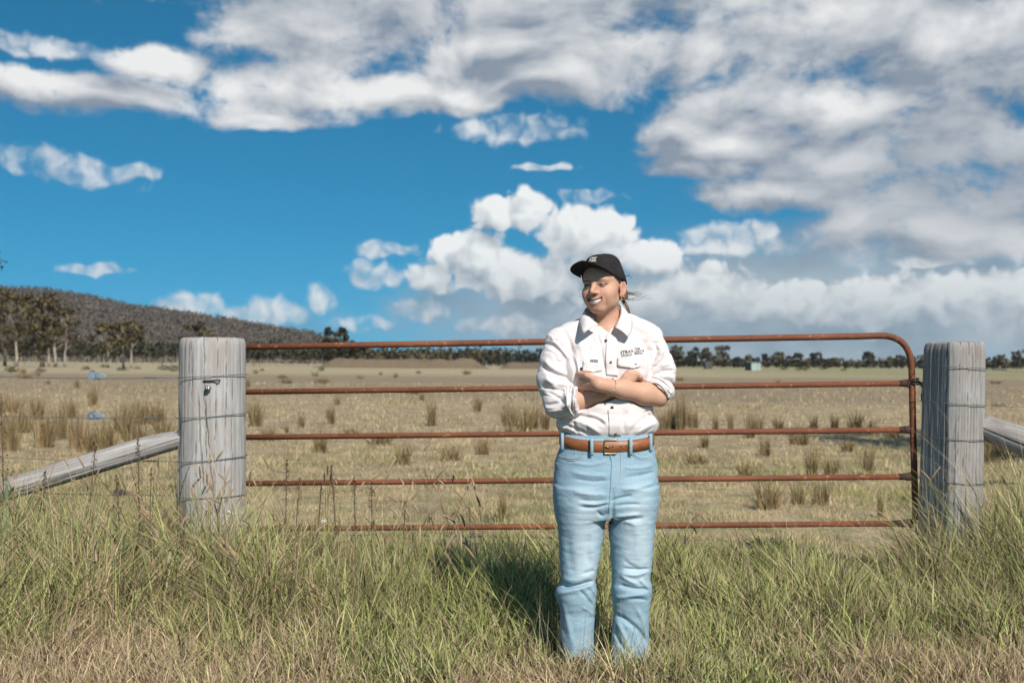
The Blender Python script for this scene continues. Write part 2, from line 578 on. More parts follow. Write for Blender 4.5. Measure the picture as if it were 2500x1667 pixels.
def turf(N):
    p = N.pos()
    x, y, z = N.sep(p)
    big = N.noise(p, 0.16, 4, 0.55)
    mid = N.noise(p, 1.6, 6, 0.68)
    fine = N.noise(p, 22.0, 4, 0.7)
    far = N.noise(N.v('MULTIPLY', p, (0.35, 1.0, 1.0)), 0.035, 4, 0.55)
    straw = N.mix(N.rng(fine, 0.3, 0.7), (0.34, 0.255, 0.150), (0.60, 0.465, 0.285))
    green = N.mix(N.rng(fine, 0.3, 0.7), (0.165, 0.160, 0.066), (0.33, 0.30, 0.145))
    brown = N.mix(N.rng(fine, 0.3, 0.7), (0.20, 0.15, 0.098), (0.33, 0.255, 0.175))
    c = N.mix(N.rng(N.m('ADD', N.m('MULTIPLY', mid, .75), N.m('MULTIPLY', big, .35)), 0.49, 0.62), straw, green)
    c = N.mix(N.rng(N.noise(p, 0.7, 4, .6), .52, .66, 0, .7), c, brown)
    # greener close to the gate, drier further out
    c = N.mix(N.rng(N.m('ADD', y, N.m('MULTIPLY', big, 10.0)), 14.0, 26.0), c, N.mix(N.rng(mid, .35, .7), straw, brown))
    # a brownish stretch, then pale standing straw before the trees
    wob = N.m('MULTIPLY', N.m('SUBTRACT', far, 0.5), 60.0)
    yy = N.m('ADD', y, wob)
    band = N.m('MULTIPLY', N.rng(yy, 34, 52, smooth=True), N.rng(yy, 95, 125, 1, 0, smooth=True))
    c = N.mix(N.m('MULTIPLY', band, 0.75), c, brown)
    c = N.mix(N.m('MULTIPLY', N.rng(yy, 105, 140, smooth=True), 0.8), c, (0.42, 0.345, 0.215))
    c = N.mix(N.m('MULTIPLY', N.m('MULTIPLY', N.rng(yy, 95, 140, smooth=True), N.rng(x, 10, 60)), 0.75), c, (0.270, 0.250, 0.125))
    # thatch under the tall roadside grass
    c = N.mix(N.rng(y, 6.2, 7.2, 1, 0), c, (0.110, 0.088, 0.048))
    return {'Base Color': c, 'Roughness': 0.95, 'Specular IOR Level': 0.1,
            'Normal': N.bump(N.m('ADD', fine, N.m('MULTIPLY', mid, 2.0)), 0.7, 0.05)}
m_turf = material('dry_turf', turf)

ys = np.concatenate([np.linspace(-60, 3, 16), np.linspace(3.4, 40, 150), 40 * np.exp(np.linspace(0.02, 5.05, 120))])
ts = np.linspace(-1, 1, 241)
ts = np.sign(ts) * (0.35 * np.abs(ts) + 0.65 * np.abs(ts) ** 2.2)
GX = np.outer(26 + 1.15 * np.abs(ys), ts)
GY = np.repeat(ys[:, None], len(ts), 1)
GZ = ground_z(GX, GY)
V = np.stack([GX, GY, GZ], -1).reshape(-1, 3)
nr, nc_ = GX.shape
ii = (np.arange(nr - 1)[:, None] * nc_ + np.arange(nc_ - 1)[None]).ravel()
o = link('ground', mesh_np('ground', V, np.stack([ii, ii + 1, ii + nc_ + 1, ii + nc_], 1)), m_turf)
tag(o, 'flat dry paddock turf and verge', 'ground', kind='structure')

# ---- earth banks of a dam, out in the paddock
def bank(u0, u1, v_top, Y, name, label, seed):
    xs = np.linspace((u0 - 1250) / F_PX * Y, (u1 - 1250) / F_PX * Y, 90)
    yy = np.linspace(Y - 7, Y + 9, 26)
    A, B = np.meshgrid(xs, yy, indexing='ij')
    t = np.linspace(0, 1, 90)[:, None]
    H = (887 - v_top) / F_PX * Y + CAM_Z + 0.0062 * xs.mean()
    ends = np.clip(np.minimum(t, 1 - t) / 0.13, 0, 1); ends = ends * ends * (3 - 2 * ends)
    s = np.clip(1 - np.abs(B - Y) / 6.5, 0, 1); s = np.clip(s * 1.9, 0, 1)
    n = fbm(np.stack([A * .35, B * .35, A * 0], -1).reshape(-1, 3), 4, seed).reshape(A.shape)
    Zb = ground_z(A, B) - 0.25 + H * ends * s * (0.92 + 0.10 * n) + 0.12 * n * s + 0.25 * (s > 0.02)
    V = np.stack([A, B, Zb], -1).reshape(-1, 3)
    ii = (np.arange(89)[:, None] * 26 + np.arange(25)[None]).ravel()
    def earth(N):
        p = N.pos()
        n1 = N.noise(N.v('MULTIPLY', p, (.6, 1, 2.5)), 0.55, 5, .65); n2 = N.noise(p, 2.4, 5, .7)
        c = N.mix(N.rng(n1, .42, .60), (0.20, 0.155, 0.085), (0.215, 0.130, 0.085))
        c = N.mix(N.rng(n2, .45, .7), c, (0.10, 0.085, 0.045))
        return {'Base Color': c, 'Roughness': .95, 'Normal': N.bump(n2, .8, .4)}
    o = link(name, mesh_np(name, V, np.stack([ii, ii + 26, ii + 27, ii + 1], 1)), material('bank_earth', earth))
    tag(o, label, 'earth bank', kind='structure')
bank(770, 1200, 876, 262, 'earth_bank', 'long low bank of bare red-brown earth out in the paddock', 3)
bank(1215, 1470, 884, 262, 'earth_bank', 'shorter low earth bank beyond the person', 9)

# ---- leaf clouds in numpy
def leaf_cards(C, size, rng, droop=0.3, aspect=1.6):
    """quads of random turn at centres C; returns V, F"""
    n = len(C)
    d = rng.normal(size=(n, 3)); d /= np.linalg.norm(d, axis=1)[:, None]
    e = rng.normal(size=(n, 3)); e[:, 2] -= droop
    e -= d * (d * e).sum(1)[:, None]; e /= np.linalg.norm(e, axis=1)[:, None]
    f = np.cross(d, e)
    s = size * rng.uniform(.55, 1.3, (n, 1))
    e = e * s * aspect * .5; f = f * s * .5
    V = np.stack([C - e, C + f * .8, C + e, C - f * .8], 1).reshape(-1, 3)
    F = np.arange(4 * n).reshape(n, 4)
    return V, F

def foliage(name, a, b, c):
    def fn(N):
        col = N.attr('Col')
        x, y, z = N.sep(col)
        cc = N.mix(x, a, b)
        cc = N.mix(N.m('MULTIPLY', y, .5), cc, c)
        return {'Base Color': cc, 'Roughness': .65, 'Specular IOR Level': .25}
    return material(name, fn)
m_gum = foliage('gum_leaves', (0.055, 0.045, 0.018), (0.155, 0.120, 0.052), (0.19, 0.125, 0.06))
m_dark = foliage('dark_leaves', (0.028, 0.029, 0.014), (0.070, 0.062, 0.030), (0.085, 0.065, 0.035))
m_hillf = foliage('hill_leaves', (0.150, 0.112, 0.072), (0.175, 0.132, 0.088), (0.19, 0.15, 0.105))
m_green = foliage('green_leaves', (0.050, 0.060, 0.018), (0.115, 0.115, 0.040), (0.12, 0.10, 0.04))
def barkmat(name, a, b):
    def fn(N):
        p = N.coord('Object')
        n = N.noise(N.v('MULTIPLY', p, (1, 1, .35)), 2.2, 5, .65)
        return {'Base Color': N.mix(N.rng(n, .38, .62), a, b), 'Roughness': .85}
    return material(name, fn)
m_pale = barkmat('pale_bark', (0.42, 0.36, 0.28), (0.20, 0.155, 0.11))
m_brown = barkmat('brown_bark', (0.165, 0.115, 0.078), (0.085, 0.06, 0.042))

def leaf_mesh(name, parts):
    V = np.concatenate([p[0] for p in parts]); 
    off, Fs = 0, []
    for p in parts:
        Fs.append(p[1] + off); off += len(p[0])
    C = np.concatenate([p[2] for p in parts])
    nrm = np.concatenate([p[3] for p in parts]) if len(parts[0]) > 3 else None
    return mesh_np(name, V, np.concatenate(Fs), nrm is not None, C, normals=nrm)

def soft_normals(C, centre, rng, up=.35, jit=.45, V=None):
    """leaf normals that follow the rounded clump they belong to"""
    n = C - centre
    n = n / np.maximum(np.linalg.norm(n, axis=1)[:, None], 1e-6)
    n = n + np.array([0, 0, up]) + rng.normal(0, jit, n.shape)
    n /= np.maximum(np.linalg.norm(n, axis=1)[:, None], 1e-6)
    if V is not None:                              # turn every leaf's face to its normal's side
        q = V.reshape(-1, 4, 3)
        fn = np.cross(q[:, 1] - q[:, 0], q[:, 2] - q[:, 0])
        fl = (fn * n).sum(1) < 0
        q[fl, 1], q[fl, 3] = q[fl, 3].copy(), q[fl, 1].copy()
    return np.repeat(n, 4, 0)

def tree(name, label, x, y, H, seed, bark, leaf, group=None, trunk_r=None, crown=(0.45, 1.0), spread=0.28, clumps=16, cards=60, card=0.42,
         fork=0, lean=0.0, bare=0.0, cat='tree', zoff=0.0, clump=(.065, .12)):
    """a gum tree: tapered trunk, limbs, leaf clumps at the limb ends"""
    rr = random.Random(seed); rng = np.random.default_rng(seed)
    root = empty(name, (x, y, gz(x, y) + zoff))
    tag(root, label, cat, group)
    tr = trunk_r or H * 0.022
    mb = MB()
    top = H * (crown[0] + (crown[1] - crown[0]) * .55)
    n = 7
    wob = [(rr.uniform(-1, 1) * H * .012, rr.uniform(-1, 1) * H * .012) for _ in range(n + 1)]
    line = [Vector((lean * H * (i / n) ** 1.3 + wob[i][0] * (i > 0), wob[i][1] * (i > 0), top * i / n - (.15 if i == 0 else 0))) for i in range(n + 1)]
    mb.tube(line, [tr * (1.25 if i == 0 else 1 - .72 * i / n) for i in range(n + 1)], 7)
    tips = []
    for k in range(clumps):
        t0 = rr.uniform(.45, .98)
        f = t0 * n; i = min(int(f), n - 1)
        a = line[i].lerp(line[i + 1], f - i)
        ang = rr.uniform(0, 6.283)
        hh = rr.uniform(*crown)
        rad = spread * H * math.sqrt(rr.random()) * (1.0 - .45 * abs((hh - crown[0]) / (crown[1] - crown[0]) - .45))
        e = Vector((line[-1].x * hh + math.cos(ang) * rad, math.sin(ang) * rad, H * hh * .97))
        if e.z < a.z - H * .05:
            a = line[max(2, i - 2)]
        m = a.lerp(e, .5) + Vector((rr.uniform(-1, 1), rr.uniform(-1, 1), rr.uniform(-.2, 1))) * H * .025
        r0 = tr * .34
        mb.tube([a, m, e], [r0, r0 * .6, r0 * .22], 5)
        tips.append((m, e))
    mb.build('trunk', bark, root)
    parts = []
    for m, e in tips:
        if rr.random() < bare:
            continue
        cr = H * rr.uniform(*clump)
        k = int(cards * rr.uniform(.7, 1.3))
        q = rng.normal(size=(k, 3)); q /= np.linalg.norm(q, axis=1)[:, None]
        q *= (rng.random((k, 1)) ** .42) * cr
        q[:, 2] *= .72
        C = np.array(e) + q
        Vv, Ff = leaf_cards(C, card, rng, .5)
        tone = np.clip(rr.uniform(.1, .9) + rng.normal(0, .22, k), 0, 1)
        col = np.stack([tone, (rng.random(k) < .12) * 1.0, tone * 0], 1)
        parts.append((Vv, Ff, np.repeat(col, 4, 0), soft_normals(C, np.array(e) * .7 + np.array([0, 0, H * .62]) * .3, rng, V=Vv)))
    if parts:
        link('crown', leaf_mesh('crown', parts), leaf, root)
    return root

def px_tree(name, label, u, vt, Y, **kw):
    x = (u - 1250) / F_PX * Y
    H = CAM_Z + (887 - vt) / F_PX * Y - gz(x, Y)
    return tree(name, label, x, Y, H, **kw)

# the stand of gums at the left of the paddock
px_tree('gum_tree', 'tall gum with pale straight trunk at the edge of the stand', 40, 706, 226, seed=11, bark=m_pale, leaf=m_gum, clumps=26, cards=70, spread=.24, crown=(.42, 1.0))
px_tree('gum_tree', 'gum with thick brown leaning trunk and dense olive crown', 104, 722, 205, seed=12, bark=m_brown, leaf=m_gum, clumps=34, cards=85, spread=.30, crown=(.30, 1.0), lean=-.03, trunk_r=.42)
px_tree('gum_tree', 'half-bare gum with pale twisted upper limbs', 135, 712, 232, seed=13, bark=m_pale, leaf=m_gum, clumps=26, cards=36, spread=.26, crown=(.38, 1.0), bare=.35)
px_tree('gum_tree', 'gum with two pale stems and thin grey-green crown', 158, 752, 220, seed=14, bark=m_pale, leaf=m_gum, clumps=24, cards=44, spread=.34, crown=(.38, 1.0), bare=.2, lean=.04)
px_tree('gum_tree', 'dark-trunked gum behind the pale straight trunk', 12, 726, 242, seed=15, bark=m_brown, leaf=m_gum, clumps=26, cards=70, spread=.30, crown=(.30, 1.0))
px_tree('gum_tree', 'bushy low gum between the leaning trunk and the twin stems', 120, 772, 250, seed=16, bark=m_pale, leaf=m_gum, clumps=22, cards=60, spread=.34, crown=(.2, 1.0))
px_tree('gum_tree', 'lone gum with brown crown and slim trunk', 264, 786, 214, seed=17, bark=m_pale, leaf=m_gum, clumps=22, cards=62, spread=.36, crown=(.42, 1.0))
px_tree('gum_tree', 'gum with bright forked pale trunk', 302, 779, 205, seed=18, bark=m_pale, leaf=m_gum, clumps=20, cards=58, spread=.26, crown=(.48, 1.0), lean=-.02, trunk_r=.22)
px_tree('gum_tree', 'gum with pale bowed trunk next to the forked one', 320, 783, 200, seed=19, bark=m_pale, leaf=m_gum, clumps=18, cards=58, spread=.24, crown=(.5, 1.0), lean=.04, trunk_r=.2)
px_tree('gum_tree', 'round-headed gum rising behind the thick weathered gate post', 482, 786, 236, seed=20, bark=m_brown, leaf=m_gum, clumps=24, cards=60, spread=.34, crown=(.42, 1.0))
px_tree('gum_tree', 'tall gum beyond the frame edge with drooping leaf sprays', -112, 600, 104, seed=21, bark=m_brown, leaf=m_gum, clumps=34, cards=60, spread=.34, crown=(.42, 1.0), card=.26)
px_tree('bushy_tree', 'tall dark rounded tree at the foot of the hill', 818, 800, 300, seed=22, bark=m_brown, leaf=m_dark, clumps=26, cards=90, spread=.34, crown=(.2, 1.0), card=.6)
px_tree('bushy_tree', 'shorter brownish rounded tree beside the tall dark one', 858, 812, 302, seed=23, bark=m_brown, leaf=m_dark, clumps=26, cards=90, spread=.40, crown=(.15, 1.0), card=.6)
tree('gum_tree', 'gum beside the road whose shade falls behind the chained post', 9.6, 12.4, 7.5, seed=44, bark=m_brown, leaf=m_gum, clumps=26, cards=120, spread=.34, crown=(.45, 1.0), card=.16)
# the tree line on the right
right = [(1655, 845, 8), (1690, 858, 6), (1712, 850, 7), (1738, 846, 9), (1768, 843, 10), (1800, 872, 6), (1822, 868, 6), (1845, 874, 5), (1872, 866, 7), (1898, 858, 8), (1922, 870, 6),
         (1948, 862, 8), (1972, 876, 5), (1994, 860, 8), (2018, 878, 6), (2040, 874, 6), (2066, 884, 5), (2122, 860, 9), (2168, 872, 7), (2198, 868, 8), (2226, 870, 7), (2250, 868, 7), (2278, 874, 6),
         (2420, 870, 8), (2448, 866, 9), (2484, 856, 11), (2520, 862, 10), (1635, 856, 7), (2092, 888, 4), (2380, 872, 7), (2345, 870, 7), (2310, 872, 7)]
for i, (u, vt, w) in enumerate(right):
    px_tree('paddock_tree', 'dark spreading tree in the far tree line beyond the right of the paddock', u, vt, 500 + 30 * math.sin(i * 2.1), seed=100 + i, bark=m_brown, leaf=m_dark if i % 3 else m_gum,
            clumps=26, cards=34, card=.8, spread=.34 + .05 * (i % 4), crown=(.12, 1.0), clump=(.07, .17), group='trees of the far line on the right')

# ---- far woods that read as one mass
def wood(name, label, rows, leaf, bark, seed, card=0.9, per=46, crown0=0.30):
    """rows: u0, u1, count, v_top, depth, jitter"""
    rng = np.random.default_rng(seed)
    parts = []; TV, TF, off = [], [], 0
    for (u0, u1, cnt, vt, Y, jit) in rows:
        for k in range(cnt):
            u = u0 + (u1 - u0) * (k + rng.random()) / cnt
            y = Y + rng.uniform(-18, 18)
            x = (u - 1250) / F_PX * y
            g = gz(x, y)
            H = (CAM_Z + (887 - vt - rng.uniform(-jit, jit)) / F_PX * y - g) * rng.uniform(.85, 1.08)
            H = max(H, 2.5)
            q = rng.normal(size=(per, 3)); q /= np.linalg.norm(q, axis=1)[:, None]
            q *= rng.random((per, 1)) ** .4
            zc = crown0 + (1 - crown0) * .5
            C = np.array([x, y, g + H * zc]) + q * np.array([H * .26, H * .26, H * (1 - crown0) * .5])
            Vv, Ff = leaf_cards(C, card, rng, .4)
            tone = np.clip(rng.uniform(.1, .8) + rng.normal(0, .2, per), 0, 1)
            parts.append((Vv, Ff, np.repeat(np.stack([tone, (rng.random(per) < .1) * 1., tone * 0], 1), 4, 0), soft_normals(C, np.array([x, y, g + H * zc]), rng, V=Vv)))
            r = H * .013
            a = np.array([[x - r, y, g - .2], [x + r, y, g - .2], [x + r * .6, y, g + H * .7], [x - r * .6, y, g + H * .7],
                          [x, y - r, g - .2], [x, y + r, g - .2], [x, y + r * .6, g + H * .7], [x, y - r * .6, g + H * .7]])
            TV.append(a); TF.append(np.array([[0, 1, 2, 3], [4, 5, 6, 7]]) + off); off += 8
    me = leaf_mesh(name, parts)
    o = link(name, me, leaf)
    tag(o, label, 'woodland', kind='stuff')
    t = link('trunk', mesh_np('trunk', np.concatenate(TV), np.concatenate(TF), False), bark, o)
    t['kind'] = 'stuff'
wood('far_woodland', 'dark belt of thin-trunked trees along the foot of the hill', [(-120, 450, 70, 836, 345, 4), (440, 640, 30, 842, 350, 4), (600, 860, 46, 846, 352, 5), (-120, 700, 60, 830, 400, 4)], m_dark, m_pale, 5, .8, 50, .36)
wood('far_woodland', 'olive belt of scrub trees behind the earth bank', [(820, 1180, 60, 852, 430, 4), (860, 1250, 60, 846, 470, 4)], m_gum, m_brown, 6, 1.0, 46, .1)
wood('far_woodland', 'dark bushy wood behind the person', [(1140, 1345, 34, 852, 455, 6), (1330, 1660, 50, 856, 470, 5), (1500, 1700, 24, 862, 480, 6)], m_dark, m_brown, 7, 1.0, 56, .05)
wood('far_woodland', 'hazy low woodland closing the paddock on the right', [(1600, 2620, 190, 877, 600, 5)], m_gum, m_brown, 8, 1.2, 34, .03)

# ---- forested hill
HR = np.array([(-1900, 640), (-900, 655), (-300, 690), (0, 712), (120, 714), (220, 728), (330, 752), (450, 768), (560, 785), (660, 802), (760, 818), (830, 836), (900, 860), (980, 880), (1100, 892)], float)
HYc = 1600.0
def hill_z(x, y):
    u = 1250 + F_PX * x / HYc
    vt = np.interp(u, HR[:, 0], HR[:, 1]) + 6
    H = (887 - vt) / F_PX * HYc + 3
    t = np.clip((y - 900) / (HYc - 900), 0, 1)
    s = t * t * (3 - 2 * t)
    back = np.clip((y - HYc) / 900, 0, 1)
    n = fbm(np.stack([x * .004, y * .004, x * 0], -1).reshape(-1, 3), 3, 77).reshape(np.shape(x))
    return np.where(y > HYc, H * (1 - .5 * back), H * s) + 5 * n * s * (1 - s) * 2 - 2
hx = np.linspace(-2400, 40, 120); hy = np.concatenate([np.linspace(860, HYc, 50), np.linspace(HYc + 40, 2500, 14)])
A, B = np.meshgrid(hx, hy, indexing='ij')
V = np.stack([A, B, hill_z(A, B)], -1).reshape(-1, 3)
nb_ = len(hy)
ii = (np.arange(119)[:, None] * nb_ + np.arange(nb_ - 1)[None]).ravel()
o = link('hill', mesh_np('hill', V, np.stack([ii, ii + nb_, ii + nb_ + 1, ii + 1], 1)), plain('hill_floor', (0.15, 0.12, 0.09), .95, scale=.02, var=.3))
tag(o, 'long low hill falling away to the right', 'hill', kind='structure')
rng = np.random.default_rng(31)
nT = 21000
tx = rng.uniform(-900, -95, nT); tt = rng.random(nT) ** .75
ty = 930 + (HYc + 25 - 930) * tt
tz = hill_z(tx, ty)
Ht = 5 + 8 * rng.random(nT) ** 1.8
per = 9
q = rng.normal(size=(nT, per, 3)); q /= np.linalg.norm(q, axis=2)[:, :, None]
q *= rng.random((nT, per, 1)) ** .4
C = np.stack([tx, ty, tz + Ht * .62], 1)[:, None, :] + q * np.stack([Ht * .30, Ht * .30, Ht * .38], 1)[:, None, :]
Vv, Ff = leaf_cards(C.reshape(-1, 3), 2.0, rng, .3, 1.25)
tone = np.clip(rng.uniform(0, 1, (nT, 1)) + rng.normal(0, .2, (nT, per)), 0, 1).ravel()
col = np.stack([tone, (rng.random(nT * per) < .1) * 1., tone * 0], 1)
nrm = soft_normals(C.reshape(-1, 3), np.repeat(np.stack([tx, ty, tz + Ht * .5], 1), per, 0), rng, .9, .15, V=Vv)
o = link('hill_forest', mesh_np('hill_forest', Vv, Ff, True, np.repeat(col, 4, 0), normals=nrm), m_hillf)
tag(o, 'grey-olive eucalypt forest covering the hill', 'forest', kind='stuff')

# ---- small buildings by the right tree line
def shed(name, label, u, Y, w, h, d, wall_a, wall_b, roofcol, rot=0.5):
    x = (u - 1250) / F_PX * Y
    r = empty(name, (x, Y, gz(x, Y)), rot)
    tag(r, label, 'shed')
    mb = MB(); mb.box((0, -d / 2, h * .47), (w, .06, h * .94)); mb.build('front_wall', plain(name + '_front', wall_a, .6), r, False)
    for k in range(7):
        mb = MB(); mb.box((-w / 2 + w * (k + .5) / 7, -d / 2 - .04, h * .47), (.05, .03, h * .92)); mb.build('wall_rib', plain(name + '_front', wall_a, .6), r, False)
    for s in (-1, 1):
        mb = MB(); mb.box((s * (w / 2 - .03), 0, h * .47), (.06, d - .08, h * .94)); mb.build('side_wall', plain(name + '_side', wall_b, .7), r, False)
    mb = MB(); mb.box((0, d / 2, h * .47), (w, .06, h * .94)); mb.build('back_wall', plain(name + '_side', wall_b, .7), r, False)
    mb = MB(); mb.box((0, 0, h * .97), (w + .3, d + .3, .09), Matrix.Rotation(.05, 3, 'X')); mb.build('roof', plain(name + '_roof', roofcol, .5), r, False)
    mb = MB(); mb.box((w * .2, -d / 2 - .05, h * .4), (w * .24, .03, h * .8)); mb.build('door', plain(name + '_door', tuple(c * .8 for c in wall_a), .6), r, False)
shed('farm_shed', 'small pale green metal shed with a dark side near the far trees', 1838, 262, 2.6, 1.9, 2.4, (0.34, 0.40, 0.36), (0.05, 0.06, 0.05), (0.16, 0.20, 0.19), .42)
shed('farm_hut', 'little dark hut under the far trees', 1728, 330, 2.0, 2.0, 2.0, (0.06, 0.055, 0.045), (0.05, 0.05, 0.04), (0.16, 0.15, 0.13), .1)
shed('white_hut', 'tiny white hut half hidden beside the rolled sleeve', 1637, 330, 1.9, 1.4, 2.0, (0.55, 0.57, 0.58), (0.3, 0.3, 0.3), (0.45, 0.46, 0.48), .2)

# ---- rush tufts and bushes standing in the paddock: u, v of the foot, pixel height, pixel width
def tuft_mesh(name, seed, n=70, green=0.0, spread=.16, lean=.22, wid=.0078):
    rng = np.random.default_rng(seed)
    V, F, Cc = [], [], []
    for k in range(n):
        a = rng.uniform(0, 6.283); r = spread * math.sqrt(rng.random())
        b = np.array([math.cos(a) * r, math.sin(a) * r, -.02])
        h = 1 - .75 * rng.random() ** .8
        d = np.array([math.cos(a), math.sin(a), 0]) * lean * rng.uniform(-.3, 1.0) * (.4 + r / spread) + rng.normal(0, .05, 3) * [1, 1, 0]
        s = np.array([-math.sin(a + 1), math.cos(a + 1), 0]) * wid * rng.uniform(.6, 1.3)
        p1 = b + np.array([0, 0, h * .55]) + d * .4
        p2 = b + np.array([0, 0, h]) + d * 1.1
        o_ = len(V)
        V += [b - s, b + s, p1 + s * .8, p1 - s * .8, p2]
        F += [(o_, o_ + 1, o_ + 2, o_ + 3), (o_ + 3, o_ + 2, o_ + 4)]
        t = rng.random()
        base = np.array([.16, .098, .046]) * (1 - t) + np.array([.29, .20, .098]) * t
        gr = np.array([.13, .14, .045])
        lo_ = base * (1 - green) + gr * green
        c2 = base * (1 - green * .35) + gr * green * .35
        bl = lo_ * .55 + np.array([.40, .31, .17]) * .45
        Cc += [bl, bl, c2, c2, c2 * 1.2]
    q3 = [f for f in F if len(f) == 3]; q4 = [f for f in F if len(f) == 4]
    return mesh_np(name, V, [np.array(q4), np.array(q3)], False, np.array(Cc))
m_blade = material('grass_blade', lambda N: {'Base Color': N.attr('Col'), 'Roughness': .7, 'Specular IOR Level': .25,
                                              'Transmission Weight': 0.0})
tufts = [tuft_mesh('rush_stalks', 200 + i, 130, .25 * (i % 3), .13 + .03 * (i % 2), .16 + .05 * (i % 3)) for i in range(6)]
for t in tufts:
    t.materials.append(m_blade)
RUSH = [(90, 1024, 58, 44), (227, 992, 58, 26), (150, 1075, 80, 44), (190, 1094, 90, 40), (350, 1035, 62, 60), (320, 1030, 50, 40), (268, 1076, 30, 22), (30, 1100, 70, 44), (12, 1080, 60, 40),
        (606, 946, 22, 14), (625, 1040, 62, 36), (736, 1044, 45, 20), (808, 1036, 50, 26), (823, 992, 24, 14), (1055, 1042, 66, 28), (1030, 978, 20, 14), (1166, 1003, 40, 22), (1270, 1055, 60, 52),
        (1330, 1052, 50, 30), (784, 1104, 50, 40), (985, 1128, 52, 36), (1178, 1106, 42, 38), (1226, 1276, 84, 22), (700, 1058, 30, 10), (1663, 1048, 80, 34), (1622, 1050, 44, 30), (1746, 1048, 36, 20),
        (1783, 1045, 44, 18), (1832, 1075, 66, 28), (1850, 1050, 44, 20), (2036, 1048, 42, 26), (1986, 1050, 38, 20), (2086, 1048, 40, 34), (1866, 1114, 50, 34), (1980, 1158, 70, 30), (2028, 1156, 56, 26),
        (2118, 1154, 56, 36), (1873, 1244, 70, 52), (1948, 1232, 56, 30), (2002, 1234, 60, 42), (1818, 1162, 40, 40), (2146, 1264, 72, 14), (1720, 1096, 34, 30), (2068, 1105, 34, 30),
        (700, 934, 14, 34), (786, 936, 16, 40), (625, 912, 10, 14), (770, 918, 12, 16), (966, 922, 10, 12), (1022, 912, 9, 10), (1140, 914, 10, 24), (930, 916, 8, 10), (2440, 1120, 60, 50), (2400, 1130, 70, 40),
        (56, 912, 14, 16), (90, 918, 12, 16), (62, 925, 12, 30), (118, 936, 10, 14), (188, 948, 22, 12), (1660, 930, 10, 18), (1900, 938, 8, 14), (1480, 940, 8, 12), (2430, 935, 8, 30), (880, 924, 9, 14), (1010, 962, 14, 30),
        (50, 1060, 60, 60), (110, 1092, 74, 60), (215, 1100, 60, 50), (300, 1060, 56, 60), (385, 1030, 50, 44), (260, 1100, 70, 60), (330, 1085, 56, 60), (170, 1020, 40, 40), (20, 1010, 40, 50), (400, 1068, 50, 50),
        (655, 1075, 30, 40), (860, 1062, 22, 40), (930, 1085, 30, 50), (1100, 1120, 30, 60), (1245, 1040, 54, 40), (1300, 1046, 48, 40), (1690, 1040, 50, 34), (1640, 1046, 60, 30), (1700, 1130, 30, 44), (1900, 1050, 34, 30), (1950, 1092, 40, 40), (2180, 1075, 30, 40), (2130, 1060, 36, 30)]
rr = random.Random(8)
for i, (u, v, h, w) in enumerate(RUSH):
    x, y, z = on_ground(u, v)
    s = y / F_PX
    hh = max(h * s * 1.45, .06)
    o = bpy.data.objects.new('rush_tuft', tufts[i % 6])
    COL.objects.link(o)
    o.location = (x, y, z); o.rotation_euler = (0, 0, rr.uniform(0, 6.28))
    ww = w * s / .42
    o.scale = (ww * rr.uniform(.8, 1.4), ww, hh * rr.uniform(.85, 1.15))
    far_ = y > 40
    if u < 430:
        lb = 'small brown tuft far out beyond the leaning log' if far_ else 'tall brown rushes crowding the paddock behind the leaning log'
    elif u > 2240:
        lb = 'brown rush tuft in the paddock past the chained post'
    elif far_:
        lb = 'low brown tuft far out in the paddock, level with the second gate rail'
    elif u < 1180:
        lb = 'brown rush tuft seen through the gate between the bolted post and the person' if y > 14 else 'single tuft of rushes close behind the lower gate rails'
    elif u < 1700:
        lb = 'bushy brown rushes behind the person at elbow height'
    else:
        lb = ('slim brown rush tuft in the paddock between the person and the chained post' if y > 14.5 else
              'green-based tussock close behind the lower rails near the chained post')
    tag(o, lb, 'rush tuft', 'rush tufts: ' + lb)
def bush_mesh(seed):
    rng = np.random.default_rng(seed)
    q = rng.normal(size=(160, 3)); q /= np.linalg.norm(q, axis=1)[:, None]
    q *= rng.random((160, 1)) ** .4 * np.array([.5, .5, .5]); q[:, 2] = np.abs(q[:, 2]) * 1.9
    Vv, Ff = leaf_cards(q, .12, rng, .0)
    tone = np.clip(rng.random(160), 0, 1)
    return leaf_mesh('bush_leaves', [(Vv, Ff, np.repeat(np.stack([tone, tone * 0, tone * 0], 1), 4, 0))])
bm_ = [bush_mesh(s) for s in (1, 2, 3)]
for b in bm_:
    b.materials.append(m_green)
for i, (u, v, h, w) in enumerate([(28, 906, 14, 40), (30, 909, 10, 30), (100, 908, 12, 34), (210, 903, 12, 36), (255, 896, 8, 26), (300, 905, 13, 38), (335, 900, 7, 20), (400, 903, 14, 40), (425, 906, 12, 30), (425, 898, 8, 36), (785, 905, 12, 22), (640, 906, 8, 14), (690, 922, 10, 36),
                                  (1960, 904, 12, 40), (2010, 902, 9, 26), (2060, 905, 8, 18), (1915, 903, 10, 24)]):
    x, y, z = on_ground(u, v)
    s = y / F_PX
    o = bpy.data.objects.new('paddock_bush', bm_[i % 3]); COL.objects.link(o)
    o.location = (x, y, z); o.rotation_euler = (0, 0, i * 1.7); o.scale = (w * s, w * s * .8, h * s)
    tag(o, 'low green bush sitting in the far pale straw', 'bush', 'low bushes in the far straw')

